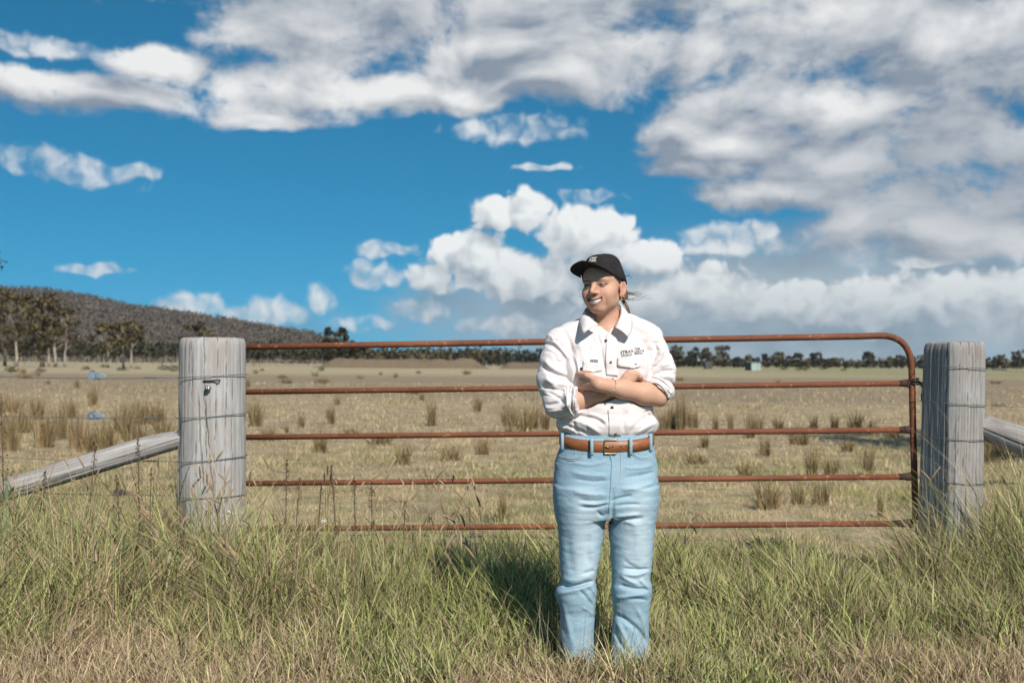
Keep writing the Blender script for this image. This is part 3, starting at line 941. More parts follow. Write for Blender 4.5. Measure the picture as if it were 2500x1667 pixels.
# ================================================================== posts, gate, wires
def wood_mat(name, tint=1.0):
    def fn(N):
        p = N.coord('Object')
        g = N.noise(N.v('MULTIPLY', p, (1, 1, .045)), 60, 6, .65)
        g2 = N.noise(N.v('MULTIPLY', p, (1, 1, .10)), 14, 5, .6)
        st = N.noise(N.v('MULTIPLY', p, (1, 1, .5)), 6, 4, .55)
        c = N.mix(N.rng(g, .32, .68), (0.27 * tint, 0.245 * tint, 0.225 * tint), (0.49 * tint, 0.46 * tint, 0.435 * tint))
        c = N.mix(N.rng(g2, .50, .70), c, (0.35 * tint, 0.295 * tint, 0.26 * tint))
        c = N.mix(N.rng(st, .55, .75, 0, .55), c, (0.54 * tint, 0.52 * tint, 0.50 * tint))
        cav = N.attr('Col')
        c = N.mix(N.sep(cav)[0], c, (0.035, 0.028, 0.022))
        c = N.mix(N.m('MULTIPLY', N.sep(cav)[1], .75), c, (0.12, 0.082, 0.058))
        return {'Base Color': c, 'Roughness': .88, 'Specular IOR Level': .2, 'Normal': N.bump(N.m('ADD', g, N.m('MULTIPLY', g2, .7)), .45, .005)}
    return material(name, fn)

def post_mesh(name, H, r_top, r_bot, seed, cracks, flat=None, scar=None, lean=0.0, nth=260, nz=64, below=.25):
    """weathered round post: bevelled top, drying cracks as real grooves"""
    rng = np.random.default_rng(seed)
    th = np.linspace(0, 2 * np.pi, nth, endpoint=False)
    zz = np.concatenate([np.linspace(-below, H - .034, nz), [H - .022, H - .010, H - .002, H]])
    bev = np.concatenate([np.ones(nz), [.985, .965, .935, .90]])
    T, Zz = np.meshgrid(th, zz)
    t = np.clip(Zz / H, 0, 1)
    rad = (r_bot + (r_top - r_bot) * t)
    cs, sn = np.cos(T), np.sin(T)
    P3 = np.stack([cs * 3, sn * 3, Zz * .9], -1).reshape(-1, 3)
    rad = rad * (1 + .022 * vnoise(P3 * .7, seed).reshape(T.shape) + .010 * vnoise(P3 * 2.2, seed + 3).reshape(T.shape))
    fine = vnoise(np.stack([cs * 26, sn * 26, Zz * 1.6], -1).reshape(-1, 3), seed + 5).reshape(T.shape)
    fine2 = vnoise(np.stack([cs * 55, sn * 55, Zz * 2.5], -1).reshape(-1, 3), seed + 6).reshape(T.shape)
    dr = .0016 * fine + .0011 * fine2
    cav = np.zeros_like(T); sc = np.zeros_like(T)
    for (a0, a1, z0, z1, w, dep) in cracks:        # angle at bottom / top, z range, half width (rad), depth
        f = np.clip((Zz - z0) / (z1 - z0), 0, 1)
        ac = a0 + (a1 - a0) * f + .012 * np.sin(Zz * 19 + a0 * 7) + .008 * np.sin(Zz * 47 + a0)
        dd = np.abs((T - ac + np.pi) % (2 * np.pi) - np.pi)
        inz = np.clip((Zz - z0) / .06, 0, 1) * np.clip((z1 - Zz) / .06 + (z1 >= H) * 1.0, 0, 1)
        g = np.exp(-(dd / w) ** 2) * inz
        dr -= dep * g
        cav = np.maximum(cav, np.clip(g * 1.25 - .15, 0, 1) * .92)
    if flat is not None:                            # a hewn face
        for (fa, fr) in flat:
            lim = fr / np.maximum(np.cos(T - fa), .2)
            rad = np.where((np.cos(T - fa) > .2) & (rad > lim), lim, rad)
    if scar is not None:
        a0, wdt, z0, z1 = scar
        dd = np.abs((T - a0 - .10 * np.sin(Zz * 5) + np.pi) % (2 * np.pi) - np.pi)
        k = np.clip((wdt - dd) / .06, 0, 1) * np.clip((Zz - z0) / .05, 0, 1) * np.clip((z1 - Zz) / .15, 0, 1)
        k = k * np.clip(.75 + .8 * fine, 0, 1)
        dr -= .010 * k * (1 + .5 * fine2); sc = k
    R = (rad + dr) * bev[:, None]
    x = R * cs + lean * Zz
    V = np.stack([x, R * sn, Zz + .006 * vnoise(P3 * 1.5, seed + 9).reshape(T.shape) * (Zz > H - .04)], -1)
    rows = len(zz)
    V = V.reshape(-1, 3)
    cols = np.stack([cav.ravel(), sc.ravel(), 0 * sc.ravel()], -1)
    # top face: rings inwards
    rings = [.7, .4, .15]
    base = (rows - 1) * nth
    top = V[base:base + nth].copy(); cen = top.mean(0)
    extra, ec = [], []
    tcav = np.maximum(cav[-1], 0)
    for k in rings:
        q = cen + (top - cen) * k
        q[:, 2] = cen[2] + .004 * rng.normal(size=nth) * .4 + .003
        extra.append(q); ec.append(np.stack([tcav * .8, 0 * tcav, 0 * tcav], -1))
    V = np.concatenate([V] + extra + [cen[None]]); cols = np.concatenate([cols] + ec + [np.zeros((1, 3))])
    ii = (np.arange(rows - 1 + len(rings))[:, None] * nth + np.arange(nth)[None])
    jj = (np.arange(rows - 1 + len(rings))[:, None] * nth + (np.arange(nth)[None] + 1) % nth)
    Fq = np.stack([ii, jj, jj + nth, ii + nth], -1).reshape(-1, 4)
    lb = (rows - 1 + len(rings)) * nth
    k = np.arange(nth)
    Ft = np.stack([lb + k, lb + (k + 1) % nth, np.full(nth, len(V) - 1)], 1)
    return mesh_np(name, V, [Fq, Ft], True, cols)

m_wood = wood_mat('weathered_hardwood')
m_wood_d = wood_mat('weathered_hardwood_grey', .80)
LPX, LPY = (519 - 1250) / F_PX * 6.61, 6.61
RPX, RPY = (2312 - 1250) / F_PX * 6.34, 6.34
FR = -math.pi / 2                          # angle that faces the camera
left_post = empty('gate_post', (LPX, LPY, gz(LPX, LPY)))
tag(left_post, 'thick pale weathered round post the gate hangs from, with a bolt in it', 'post')
HL = CAM_Z + (887 - 825) / F_PX * 6.5 - gz(LPX, LPY)
crk = [(FR + .12, FR - .02, .62, HL, .0095, .015), (FR + .02, FR - .20, .50, 1.08, .0110, .018), (FR + .42, FR - .02, .30, 1.10, .0100, .016), (FR + .30, FR + .42, .55, HL, .008, .014),
       (FR - .55, FR - .52, .9, HL, .008, .012), (FR - .40, FR - .42, 1.02, HL, .008, .010), (FR + .62, FR + .70, .3, HL, .008, .012), (FR - .28, FR - .25, .45, .85, .008, .010),
       (FR - .10, FR - .36, .34, .52, .014, .016), (FR + .85, FR + .9, .2, 1.2, .008, .010), (FR + .12, FR + .10, .15, .48, .007, .010), (FR - .75, FR - .72, .6, HL, .007, .010)]
me = post_mesh('post_timber', HL, .186, .196, 5, crk, scar=(FR - .98, .20, .10, 1.02))
link('post_timber', me, m_wood, left_post)
m_rust = material('rust_steel', lambda N: (lambda p: (lambda n, n2, n3: {
    'Base Color': N.mix(N.rng(n3, .62, .70), N.mix(N.rng(n, .3, .7), (0.115, 0.036, 0.018), (0.245, 0.082, 0.036)), (0.33, 0.15, 0.08)),
    'Roughness': N.rng(n2, .3, .7, .62, .85), 'Metallic': 0.0, 'Specular IOR Level': .35, 'Normal': N.bump(n2, .35, .002)})(
        N.noise(N.v('MULTIPLY', p, (.35, 1, 1)), 7, 6, .68), N.noise(p, 160, 4, .6), N.noise(p, 38, 3, .5)))(N.coord('Object')))
m_rust_d = plain('dark_rust', (0.055, 0.026, 0.017), .85, var=.35, scale=90, bump=.4)
m_wire = plain('galvanised_wire', (0.20, 0.20, 0.20), .5, .7, var=.3, scale=120)
m_galv = plain('galvanised_steel', (0.36, 0.38, 0.40), .42, .75, var=.35, scale=70, bump=.2)
def onpost(u, v, R=.196):
    p = photo(u, v, LPY)
    a = math.asin(max(-.98, min(.98, (p.x - LPX) / R)))
    q = photo(u, v, LPY - R * math.cos(a))
    return Vector((q.x - LPX, q.y - LPY, q.z - left_post.location.z)), Vector((math.sin(a), -math.cos(a), 0))
b, n_ = onpost(509, 947)
mb = MB(); mb.tube([b - n_ * .02, b + n_ * .006, b + n_ * .007, b + n_ * .022, b + n_ * .022], [.013, .013, .017, .017, .002], 6)
mb.tube([b + n_ * .02, b + n_ * .034, b + n_ * .036], [.0085, .0085, .004], 10)
mb.build('bolt', m_galv, left_post)
b1, n1 = onpost(497, 930); b2, n2 = onpost(536, 928)
mb = MB(); mb.tube([b1 - n1 * .03, b1 + n1 * .004, (b1 + b2) / 2 + n1 * .004, b2 + n2 * .004, b2 - n2 * .03], .0048, 6); mb.build('staple', m_rust_d, left_post)

right_post = empty('gate_post', (RPX, RPY, gz(RPX, RPY)))
tag(right_post, 'grey weathered squared-off post the gate is chained to', 'post')
HRp = CAM_Z + (887 - 836) / F_PX * 6.25 - gz(RPX, RPY)
crk = [(FR + .35, FR + .40, .15, HRp, .010, .014), (FR + .75, FR + .62, .3, HRp, .014, .020), (FR + .10, FR + .12, .4, HRp, .008, .010), (FR - .30, FR - .28, .1, 1.0, .009, .012), (FR + .55, FR + .5, .1, .9, .009, .012),
       (FR - .05, FR - .04, .2, .8, .008, .010), (FR - .6, FR - .6, .3, HRp, .009, .010), (FR + .22, FR + .26, .7, HRp, .008, .012), (FR + .48, FR + .5, .8, HRp, .008, .012), (FR - .2, FR - .18, .6, HRp, .007, .008)]
me = post_mesh('post_timber', HRp, .160, .172, 15, crk, flat=[(FR - 1.14, .130), (FR + .32, .160)], lean=.030)
link('post_timber', me, m_wood_d, right_post)

# braces
def brace(label, a, b, r, seed, cut):
    a, b = Vector(a), Vector(b)
    o = empty('brace_log', (a + b) / 2)
    tag(o, label, 'brace')
    d = (b - a); ln = d.length
    q = d.to_track_quat('Z', 'Y')
    rng = np.random.default_rng(seed)
    nth, nz = 90, 70
    T, Zz = np.meshgrid(np.linspace(0, 2 * np.pi, nth, endpoint=False), np.linspace(-ln / 2, ln / 2, nz))
    P3 = np.stack([np.cos(T) * 2, np.sin(T) * 2, Zz * 1.2], -1).reshape(-1, 3)
    R = r * (1 + .06 * vnoise(P3, seed).reshape(T.shape)) + .002 * vnoise(P3 * np.array([9, 9, .8]), seed + 2).reshape(T.shape)
    gr = np.zeros_like(T)
    for k in range(6):
        ac = rng.uniform(0, 6.28); w = .03
        dd = np.abs((T - ac - .1 * np.sin(Zz * 3 + k) + np.pi) % (2 * np.pi) - np.pi)
        g = np.exp(-(dd / w) ** 2) * (np.abs(Zz - rng.uniform(-.3, .3) * ln) < ln * .3)
        R -= .006 * g; gr = np.maximum(gr, g)
    Vl = np.stack([R * np.cos(T), R * np.sin(T), Zz], -1).reshape(-1, 3)
    M = np.array(q.to_matrix())
    W = Vl @ M.T
    # the upper end is hewn to meet the post
    e0 = np.array(a - o.location); dn = np.array(d.normalized())
    k = (W - e0) @ dn
    axis_pt = e0 + np.outer(k, dn)
    lim = np.clip(1 - k / .26, 0, 1)
    cu = np.array(Vector(cut)); cu = cu - dn * (cu @ dn); cu /= np.linalg.norm(cu)
    side = (W - axis_pt) @ cu
    W = W - np.outer(np.maximum(0, side - r * (1 - .75 * lim)), cu)
    Vc = np.concatenate([W, [W[:nth].mean(0)], [W[-nth:].mean(0)]])
    ii = (np.arange(nz - 1)[:, None] * nth + np.arange(nth)[None]); jj = (np.arange(nz - 1)[:, None] * nth + (np.arange(nth)[None] + 1) % nth)
    Fq = np.stack([ii, jj, jj + nth, ii + nth], -1).reshape(-1, 4)
    kk = np.arange(nth)
    Ft = np.concatenate([np.stack([(kk + 1) % nth, kk, np.full(nth, len(W))], 1), np.stack([(nz - 1) * nth + kk, (nz - 1) * nth + (kk + 1) % nth, np.full(nth, len(W) + 1)], 1)])
    cols = np.concatenate([np.stack([np.clip(gr.ravel() * 1.2 - .2, 0, 1), 0 * gr.ravel(), 0 * gr.ravel()], -1), np.zeros((2, 3))])
    def fn(N):
        p = N.v('ADD', N.coord('Object'), (0, 0, 0))
        mp = N.n('ShaderNodeMapping', vector_type='TEXTURE')
        N.put(mp.inputs[0], p); mp.inputs[2].default_value = q.to_euler()
        g = N.noise(N.v('MULTIPLY', mp.outputs[0], (1, 1, .05)), 60, 6, .65)
        g2 = N.noise(N.v('MULTIPLY', mp.outputs[0], (1, 1, .12)), 14, 5, .6)
        c = N.mix(N.rng(g, .32, .68), (0.24, 0.215, 0.195), (0.45, 0.42, 0.395))
        c = N.mix(N.rng(g2, .5, .7), c, (0.26, 0.21, 0.18))
        c = N.mix(N.sep(N.attr('Col'))[0], c, (0.04, 0.032, 0.026))
        return {'Base Color': c, 'Roughness': .9, 'Normal': N.bump(g, .6, .006)}
    link('log', mesh_np('log', Vc, [Fq, Ft], True, cols), material('brace_wood_%d' % seed, fn), o)
pA = photo(452, 1062, 6.60); pB = photo(-20, 1205, 6.42)
dd = (pB - pA); ex = pB + dd * ((pB.z + .05) / -dd.z)
brace('grey log slanting from the ground up to the bolted post', pA, ex, .062, 4, (0, -.3, 1))
pA = photo(2382, 1030, 6.36); pB = photo(2510, 1083, 6.12)
dd = (pB - pA); ex = pB + dd * ((pB.z + .05) / -dd.z)
brace('grey log slanting from the ground up to the chained post', pA, ex, .074, 9, (-.2, -.3, 1))

# ---- gate
GYL, GYR = 6.75, 6.45
def gp(u, v):
    t = (u - 575) / (2228 - 575)
    return photo(u, v, GYL + (GYR - GYL) * t)
gate = empty('farm_gate', gp(1400, 1320))
gate.location.z = 0
G0 = gate.location.copy()
tag(gate, 'five-rail rusted steel tube farm gate', 'gate')
def gtube(name, pts, r, mat=None, n=14):
    mb = MB(); mb.tube([Vector(p) - G0 for p in pts], r, n); return mb.build(name, mat or m_rust, gate)
top = [gp(572, 847.5), gp(900, 842), gp(1250, 836), gp(1700, 828), (gp(2100, 821))]
c_end = gp(2150, 820)
bend = []
pA_, pB_ = gp(2150, 819.5), gp(2226, 905)
ctr = gp(2226, 819.5)
for k in range(1, 13):
    t = k / 13
    bend.append(pA_ * (1 - t) ** 2 + ctr * 2 * t * (1 - t) + pB_ * t ** 2)
frame = gtube('frame_tube', top + [pA_] + bend + [pB_, gp(2229, 1050), gp(2233, 1180), gp(2236, 1268)], .0185)
RAILS = [(957, 936), (1067.5, 1049), (1180, 1163.5), (1291, 1277.5)]
for k, (va, vb) in enumerate(RAILS):
    ue = 2196 if k < 3 else 2178
    gtube('rail', [gp(572, va), gp(1000, va + (vb - va) * .26), gp(1600, va + (vb - va) * .62), gp(ue, vb)], .0165)
    # flattened dark end where the rail is welded to the upright
    mb = MB()
    e0, e1 = gp(ue - 2, vb) - G0, gp(2226 + 2 * k, vb - 1) - G0
    pts = [e0, e0.lerp(e1, .4), e0.lerp(e1, .8), e1]
    V2, F2 = [], []
    for i, q in enumerate(pts):
        hgt = (.0175, .021, .026, .030)[i]
        dep = (.017, .013, .010, .009)[i]
        for j in range(10):
            a = 2 * math.pi * j / 10
            V2.append(q + Vector((0, math.cos(a) * dep, math.sin(a) * hgt)))
    for i in range(3):
        for j in range(10):
            F2.append((i * 10 + j, i * 10 + (j + 1) % 10, (i + 1) * 10 + (j + 1) % 10, (i + 1) * 10 + j))
    F2 += [tuple(range(9, -1, -1)), tuple(range(30, 40))]
    mb.add(V2, F2); mb.build('rail_end', m_rust_d, gate)
gtube('hinge_stile', [gp(574, 840), gp(574, 1296)], .0185)
for v in (870, 1260):
    mb = MB(); h0 = gp(560, v) - G0
    mb.tube([h0 + Vector((-.02, -.10, 0)), h0 + Vector((-.005, 0, 0)), h0 + Vector((.03, 0, 0))], .009, 8); mb.build('hinge_pin', m_rust_d, gate)

# chain and padlock between upright and post
ch = empty('gate_chain', gp(2232, 931))
tag(ch, 'short dark chain tying the gate upright to the post', 'chain')
m_chain = plain('old_chain', (0.07, 0.06, 0.05), .5, .7, var=.4, scale=150)
pts = catmull([gp(2225, 936), gp(2240, 933), gp(2250, 938), gp(2256, 948)], 8)
mb = MB()
mb.torus((0, 0, 0), .024, .0055, (0, .1, 1), 20, 6); mb.torus((0, 0, -.014), .0245, .0055, (.1, 0, 1), 20, 6); mb.torus((0, .003, .013), .024, .0055, (-.1, 0, 1), 20, 6)
mb.build('wrap', m_chain, ch)
for i in range(7):
    c = Vector(((pts[i] + pts[i + 1]) / 2).tolist()) - ch.location
    t = Vector((pts[i + 1] - pts[i]).tolist()).normalized()
    side = Vector((0, 1, 0)) if i % 2 else t.cross(Vector((0, 1, 0)))
    q = Matrix((t, side, t.cross(side))).transposed()
    mb = MB()
    ring = [c + q @ Vector((math.cos(a) * .0135, math.sin(a) * .0085, 0)) for a in [2 * math.pi * k / 12 for k in range(14)]]
    mb.tube(ring, .0032, 6, cap=False)
    mb.build('link', m_chain, ch)
pk = empty('padlock', gp(2256, 958))
tag(pk, 'weathered padlock hanging on the gate chain against the post', 'padlock')
mb = MB(); mb.tube([(0, 0, -.005), (0, 0, .000), (0, 0, .030), (0, 0, .034)], [.016, .019, .019, .015], 10)
o = mb.build('lock_body', plain('old_brass', (0.12, 0.10, 0.06), .45, .8, var=.3), pk); o.scale = (1, .6, 1); o.location = (0, 0, -.04)
mb = MB(); mb.tube([Vector(q) for q in catmull([(-.011, 0, -.01), (-.011, 0, .012), (0, 0, .026), (.011, 0, .012), (.011, 0, -.01)], 16)], .0038, 8); mb.build('shackle', m_galv, pk)

# ---- wires
def wrap_pts(cx, cy, r, z_l, z_r, lean=0.0, n=40, full=True):
    out = []
    for i in range(n + 1):
        a = math.pi - (2 * math.pi) * i / n if full else 0
        f = (math.cos(a) + 1) / 2
        z = z_l + (z_r - z_l) * f
        out.append(Vector((cx + math.cos(a) * r + lean * z, cy - math.sin(a) * r, z)))
    return out
def wire_thing(label, post, r, lean, zl, zr, run, sgn, rw=.0022, knot_at=.12, barbs=True, seed=0, group=None):
    cx, cy = post
    o = empty('fence_wire', (cx + sgn * .4, cy, zl))
    tag(o, label, 'wire', group)
    rr = random.Random(seed)
    w = [p - o.location for p in wrap_pts(cx, cy, r, zl, zr, lean)]
    mb = MB(); mb.tube(w, rw, 6); mb.build('post_loop', m_wire, o)
    zs = zl if sgn < 0 else zr
    st = Vector((cx + sgn * r + lean * zs, cy - .02, zs)) - o.location
    en = Vector(run) - o.location
    mb = MB()
    ps = [st.lerp(en, t) + Vector((0, 0, -.012 * math.sin(math.pi * t))) for t in [i / 24 for i in range(25)]]
    mb.tube(ps, rw, 6)
    mb.build('strand', m_wire, o)
    # the wire's tail wound back on itself
    mb = MB()
    L0 = (en - st).length
    d = (en - st).normalized()
    a0, tl = knot_at, .085
    hel = []
    for i in range(60):
        t = i / 59
        c = st + d * (a0 + tl * t)
        a = t * 2 * math.pi * 7
        q = d.orthogonal().normalized(); q2 = d.cross(q)
        hel.append(c + (q * math.cos(a) + q2 * math.sin(a)) * .0060)
    mb.tube(hel, rw, 5); mb.build('knot', m_wire, o)
    return o
zL = lambda v: CAM_Z + (887 - v) / F_PX * 6.5
zL2 = lambda v: CAM_Z + (887 - v) / F_PX * 6.45
for k, (va, vb, v0) in enumerate(((923, 914, 913), (1022, 1010, 1008), (1129, 1115, 1108), (1213, 1209, 1190))):
    wire_thing(('top', 'second', 'third', 'bottom')[k] + ' wire looped round the bolted post and running past the leaning log', (LPX, LPY), .1995, 0, zL(va), zL(vb), photo(-160, v0, 6.75), -1, seed=k,
               group='fence wires beside the bolted post')
for k, (va, vb, v0) in enumerate(((893, 901, 904), (981, 991, 986), (1069, 1075, 1073), (1173, 1182, 1172))):
    wire_thing(('top', 'second', 'third', 'bottom')[k] + ' wire looped round the chained grey post', (RPX, RPY), .1745, .030, CAM_Z + (887 - va) / F_PX * 6.2, CAM_Z + (887 - vb) / F_PX * 6.2, photo(2640, v0, 6.34), 1, seed=9 + k,
               knot_at=.03, group='fence wires beside the chained post')
# ratchet strainers on the left wires
def strainer(label, u, v, Y, mat, seed, s=1.0):
    c = photo(u, v, Y)
    o = empty('wire_strainer', c)
    tag(o, label, 'strainer')
    mb = MB()
    for sy in (-1, 1):
        V2 = [Vector(p) for p in ((-.050, .011 * sy, -.016), (-.045, .013 * sy, .020), (.010, .013 * sy, .022), (.052, .008 * sy, .004), (.052, .008 * sy, -.006), (0, .012 * sy, -.020))]
        V3 = [p + Vector((0, .003 * sy, 0)) for p in V2]
        fs = [tuple(range(6)), tuple(range(11, 5, -1))] + [(i, (i + 1) % 6, 6 + (i + 1) % 6, 6 + i) for i in range(6)]
        mb2 = MB(); mb2.add([p * s for p in V2 + V3], fs); mb2.build('side_plate', mat, o, False)
    mb = MB(); mb.tube([Vector((-.025, -.020, .002)) * s, Vector((-.025, .020, .002)) * s], .009 * s, 10); mb.build('spool', m_galv, o)
    mb = MB()
    for i in range(10):
        a = 2 * math.pi * i / 10
        mb.box(Vector((-.025 + math.cos(a) * .019, -.020, .002 + math.sin(a) * .019)) * s, (.010 * s, .003, .008 * s), Matrix.Rotation(-a, 3, 'Y'))
    mb.tube([Vector((-.025, -.0185, .002)) * s, Vector((-.025, -.0215, .002)) * s], .019 * s, 14); mb.build('ratchet_wheel', mat, o, False)
    mb = MB(); mb.box((.0, 0, .014 * s), (.060 * s, .022 * s, .004), Matrix.Rotation(.18, 3, 'Y')); mb.build('lever', mat, o, False)
    rr = random.Random(seed)
    mb = MB()
    for k in range(5):
        ph = rr.uniform(0, 6)
        mb.tube([Vector((-.025 + .016 * math.cos(a) * (1 + .1 * k), -.014 + .006 * k, .006 + .022 * math.sin(a) + .004 * math.sin(3 * a + ph))) * s for a in [2 * math.pi * i / 14 for i in range(16)]], .0022, 5, cap=False)
    mb.build('wire_coil', m_wire, o)
m_zinc = plain('zinc_plate', (0.33, 0.37, 0.40), .45, .5, var=.3, scale=60, bump=.2)
m_old = plain('rusty_plate', (0.09, 0.075, 0.06), .7, .4, var=.4, scale=60, bump=.3)
strainer('silver ratchet strainer on the top left wire', 238, 918, 6.66, m_zinc, 1, 1.05)
strainer('silver ratchet strainer on the second left wire', 236, 1016, 6.66, m_zinc, 2, 1.0)
strainer('dark rusty ratchet strainer on the bottom left wire', 297, 1203, 6.64, m_old, 3, .9)

# ================================================================== the person
PY = 4.69
PX = (1481.0 - 1250.0) / F_PX * PY
ORI = Vector((PX, PY, 0))
CAM_L = np.array([-PX, -PY, CAM_Z])
def L(u, v, dy=0.0):
    p = photo(u, v, PY + dy) - ORI
    return np.array([p.x, p.y, p.z], np.float32)
def Z(v):
    return CAM_Z + (887.0 - v) / 592.3
def X(u):
    return (u - 1481.0) / 592.3

person = empty('person', ORI)
tag(person, 'person in white work shirt, pale jeans and black cap, arms crossed before the gate', 'person')

# ---- head frame (face turned towards the photograph's left)
YAW = math.radians(29)
HS = 1.07
HO = L(1473, 696, -0.035)
_c, _s = math.cos(YAW), math.sin(YAW)
_tilt = math.radians(2.5)
HM = np.array([[_c, -_s, 0], [-_s, -_c, 0], [0, 0, 1]], np.float32)      # rows: a (her left), b (forward), c (up)
_ct, _st = math.cos(_tilt), math.sin(_tilt)
HM = np.array([[_ct, 0, _st], [0, 1, 0], [-_st, 0, _ct]], np.float32) @ HM
def to_head(p):
    return ((p - HO) @ HM.T) / HS
def from_head(q):
    return (np.asarray(q, np.float32) * HS) @ HM + HO

def sd_head(p):
    h = to_head(p)
    h[:, 0] /= np.interp(h[:, 2], [-0.11, -0.05, 0.02], [0.90, 0.955, 0.985])     # narrower towards the chin
    m = h.copy(); m[:, 0] = np.abs(m[:, 0])                # mirrored half
    d = sd_ell(h, (0, -0.012, 0.030), (0.074, 0.094, 0.080))
    d = smin(d, sd_ell(h, (0, 0.026, -0.036), (0.058, 0.060, 0.074)), 0.03)
    d = smin(d, sd_ell(h, (0, 0.050, 0.030), (0.056, 0.042, 0.045)), 0.02)          # forehead
    d = smin(d, sd_cone(m, (0.047, 0.002, -0.060), (0.016, 0.055, -0.090), 0.015, 0.016), 0.024)   # jaw line
    d = smin(d, sd_ell(h, (0, 0.063, -0.089), (0.022, 0.016, 0.015)), 0.020)          # chin
    d = smin(d, sd_ell(m, (0.036, 0.058, -0.040), (0.021, 0.021, 0.018)), 0.022)      # smiling cheek
    d = smin(d, sd_ell(m, (0.041, 0.038, -0.056), (0.019, 0.028, 0.025)), 0.026)      # full lower cheek
    d = smin(d, sd_ell(m, (0.049, 0.038, -0.028), (0.018, 0.026, 0.018)), 0.022)      # cheekbone
    d = smin(d, sd_ell(m, (0.026, 0.075, 0.012), (0.022, 0.010, 0.008)), 0.018)       # brow
    d = smax(d, -sd_ell(m, (0.031, 0.096, -0.005), (0.017, 0.013, 0.0080)), 0.010)    # eye socket
    d = smin(d, sd_ell(m, (0.030, 0.0775, -0.0055), (0.0145, 0.0085, 0.0085)), 0.003)  # lids over the eyeball
    d = smin(d, sd_cone(h, (0, 0.084, 0.003), (0, 0.106, -0.031), 0.0062, 0.0098), 0.010)   # nose
    d = smin(d, sd_ell(m, (0.0120, 0.093, -0.035), (0.0078, 0.010, 0.0065)), 0.006)   # nostril wings
    d = smin(d, sd_ell(h, (0, 0.074, -0.064), (0.033, 0.014, 0.020)), 0.012)          # muzzle
    # lips of an open smile: corners drawn up and back
    xx = m[:, 0]
    curve = 0.009 * (xx / 0.032) ** 2
    back = 0.019 * (xx / 0.032) ** 2
    wid = np.clip(1 - (xx / 0.034) ** 2, 0, 1) ** 0.5
    dl = np.hypot(h[:, 1] - (0.0880 - back), h[:, 2] - (-0.0580 + curve)) - 0.0036 * wid
    d = smin(d, np.where(xx < 0.034, dl, 1), 0.004)
    dl = np.hypot(h[:, 1] + 0.001 - (0.0880 - back), h[:, 2] - (-0.0760 + curve * 1.8)) - 0.0045 * wid
    d = smin(d, np.where(xx < 0.034, dl, 1), 0.004)
    dm = np.maximum(np.abs(h[:, 2] - (-0.0668 + curve * 1.4)) - 0.0052 * wid, -(h[:, 1] - (0.077 - back)))
    d = smax(d, -np.where(xx < 0.031, dm, 1), 0.002)
    # smile fold
    d = d + 0.0010 * np.exp(-((np.hypot(m[:, 0] - 0.004, (h[:, 2] + 0.062)) - 0.040) / 0.0035) ** 2) * ((m[:, 0] > 0.016) & (h[:, 2] > -0.088) & (h[:, 2] < -0.040) & (h[:, 1] > 0.03))
    # ears
    mr = m.copy()                                                                      # the ear stands off, opening forward
    ca_, sa_ = math.cos(0.38), math.sin(0.38)
    ex, ey = m[:, 0] - 0.075, m[:, 1] + 0.006
    mr[:, 0], mr[:, 1] = ex * ca_ - ey * sa_ * -1.0, -ex * sa_ * 1.0 + ey * ca_
    mr[:, 2] = m[:, 2] + 0.016
    e = sd_ell(mr, (0.000, -0.008, 0.0), (0.0070, 0.0175, 0.0310))
    e = smin(e, sd_ell(mr, (-0.002, -0.001, -0.027), (0.006, 0.009, 0.010)), 0.008)
    e = smax(e, -sd_ell(mr, (0.0085, -0.007, 0.002), (0.0075, 0.0115, 0.0190)), 0.003)
    d = smin(d, e, 0.006)
    return d * HS

neck_lo = L(1478, 800, 0.0)
# ---- arm joints
RS, RE, RW = L(1364, 842, 0.0), L(1370, 988, -0.070), L(1524, 944, -0.130)     # her right arm (lower forearm)
LS, LE, LW = L(1586, 832, 0.0), L(1607, 968, -0.070), L(1462, 938, -0.185)     # her left arm (upper forearm)

def sd_hand_left(p):                    # back of the hand, fingers slipped under the other arm
    w = LW
    k = [L(1423, 921, -0.128), L(1419, 930, -0.128), L(1418, 939, -0.124), L(1422, 948, -0.118)]
    d = sd_cone(p, w, (k[0] + k[1]) / 2, 0.023, 0.016)
    d = smin(d, sd_cone(p, w, (k[2] + k[3]) / 2, 0.023, 0.015), 0.012)
    for i, kk in enumerate(k):
        m1 = kk + np.array([-0.022, 0.040, -0.002 - 0.002 * i], np.float32)
        m2 = m1 + np.array([-0.020, 0.024, -0.003], np.float32)
        d = smin(d, sd_chain(p, [kk, m1, m2], [0.0105, 0.0092, 0.0078], 0.004), 0.005)
    th = [L(1452, 926, -0.185), L(1432, 916, -0.172), L(1416, 912, -0.138), L(1406, 912, -0.10)]
    d = smin(d, sd_chain(p, th, [0.015, 0.0125, 0.010, 0.0085], 0.005), 0.010)
    return d
def sd_hand_right(p):                   # knuckles show above the crossed forearm
    w = RW
    k = [L(1534, 913, -0.136), L(1541, 911, -0.138), L(1549, 912, -0.136), L(1556, 915, -0.132)]
    d = sd_cone(p, w, (k[0] + k[1]) / 2, 0.023, 0.015)
    d = smin(d, sd_cone(p, w, (k[2] + k[3]) / 2, 0.023, 0.015), 0.012)
    for i, kk in enumerate(k):
        m1 = kk + np.array([0.013, 0.000, 0.001 - 0.003 * i], np.float32)
        m2 = m1 + np.array([0.010, 0.016, -0.014], np.float32)
        d = smin(d, sd_chain(p, [kk, m1, m2], [0.0105, 0.0092, 0.0078], 0.003), 0.004)
    th = [L(1520, 930, -0.140), L(1526, 918, -0.142), L(1532, 909, -0.138)]
    d = smin(d, sd_chain(p, th, [0.015, 0.011, 0.009], 0.005), 0.010)
    return d

def sd_forearm(p, e, w, r):
    e, w = np.asarray(e), np.asarray(w)
    pts = [e, e + (w - e) * 0.25, e + (w - e) * 0.6, w]
    return sd_chain(p, pts, r, 0.02)

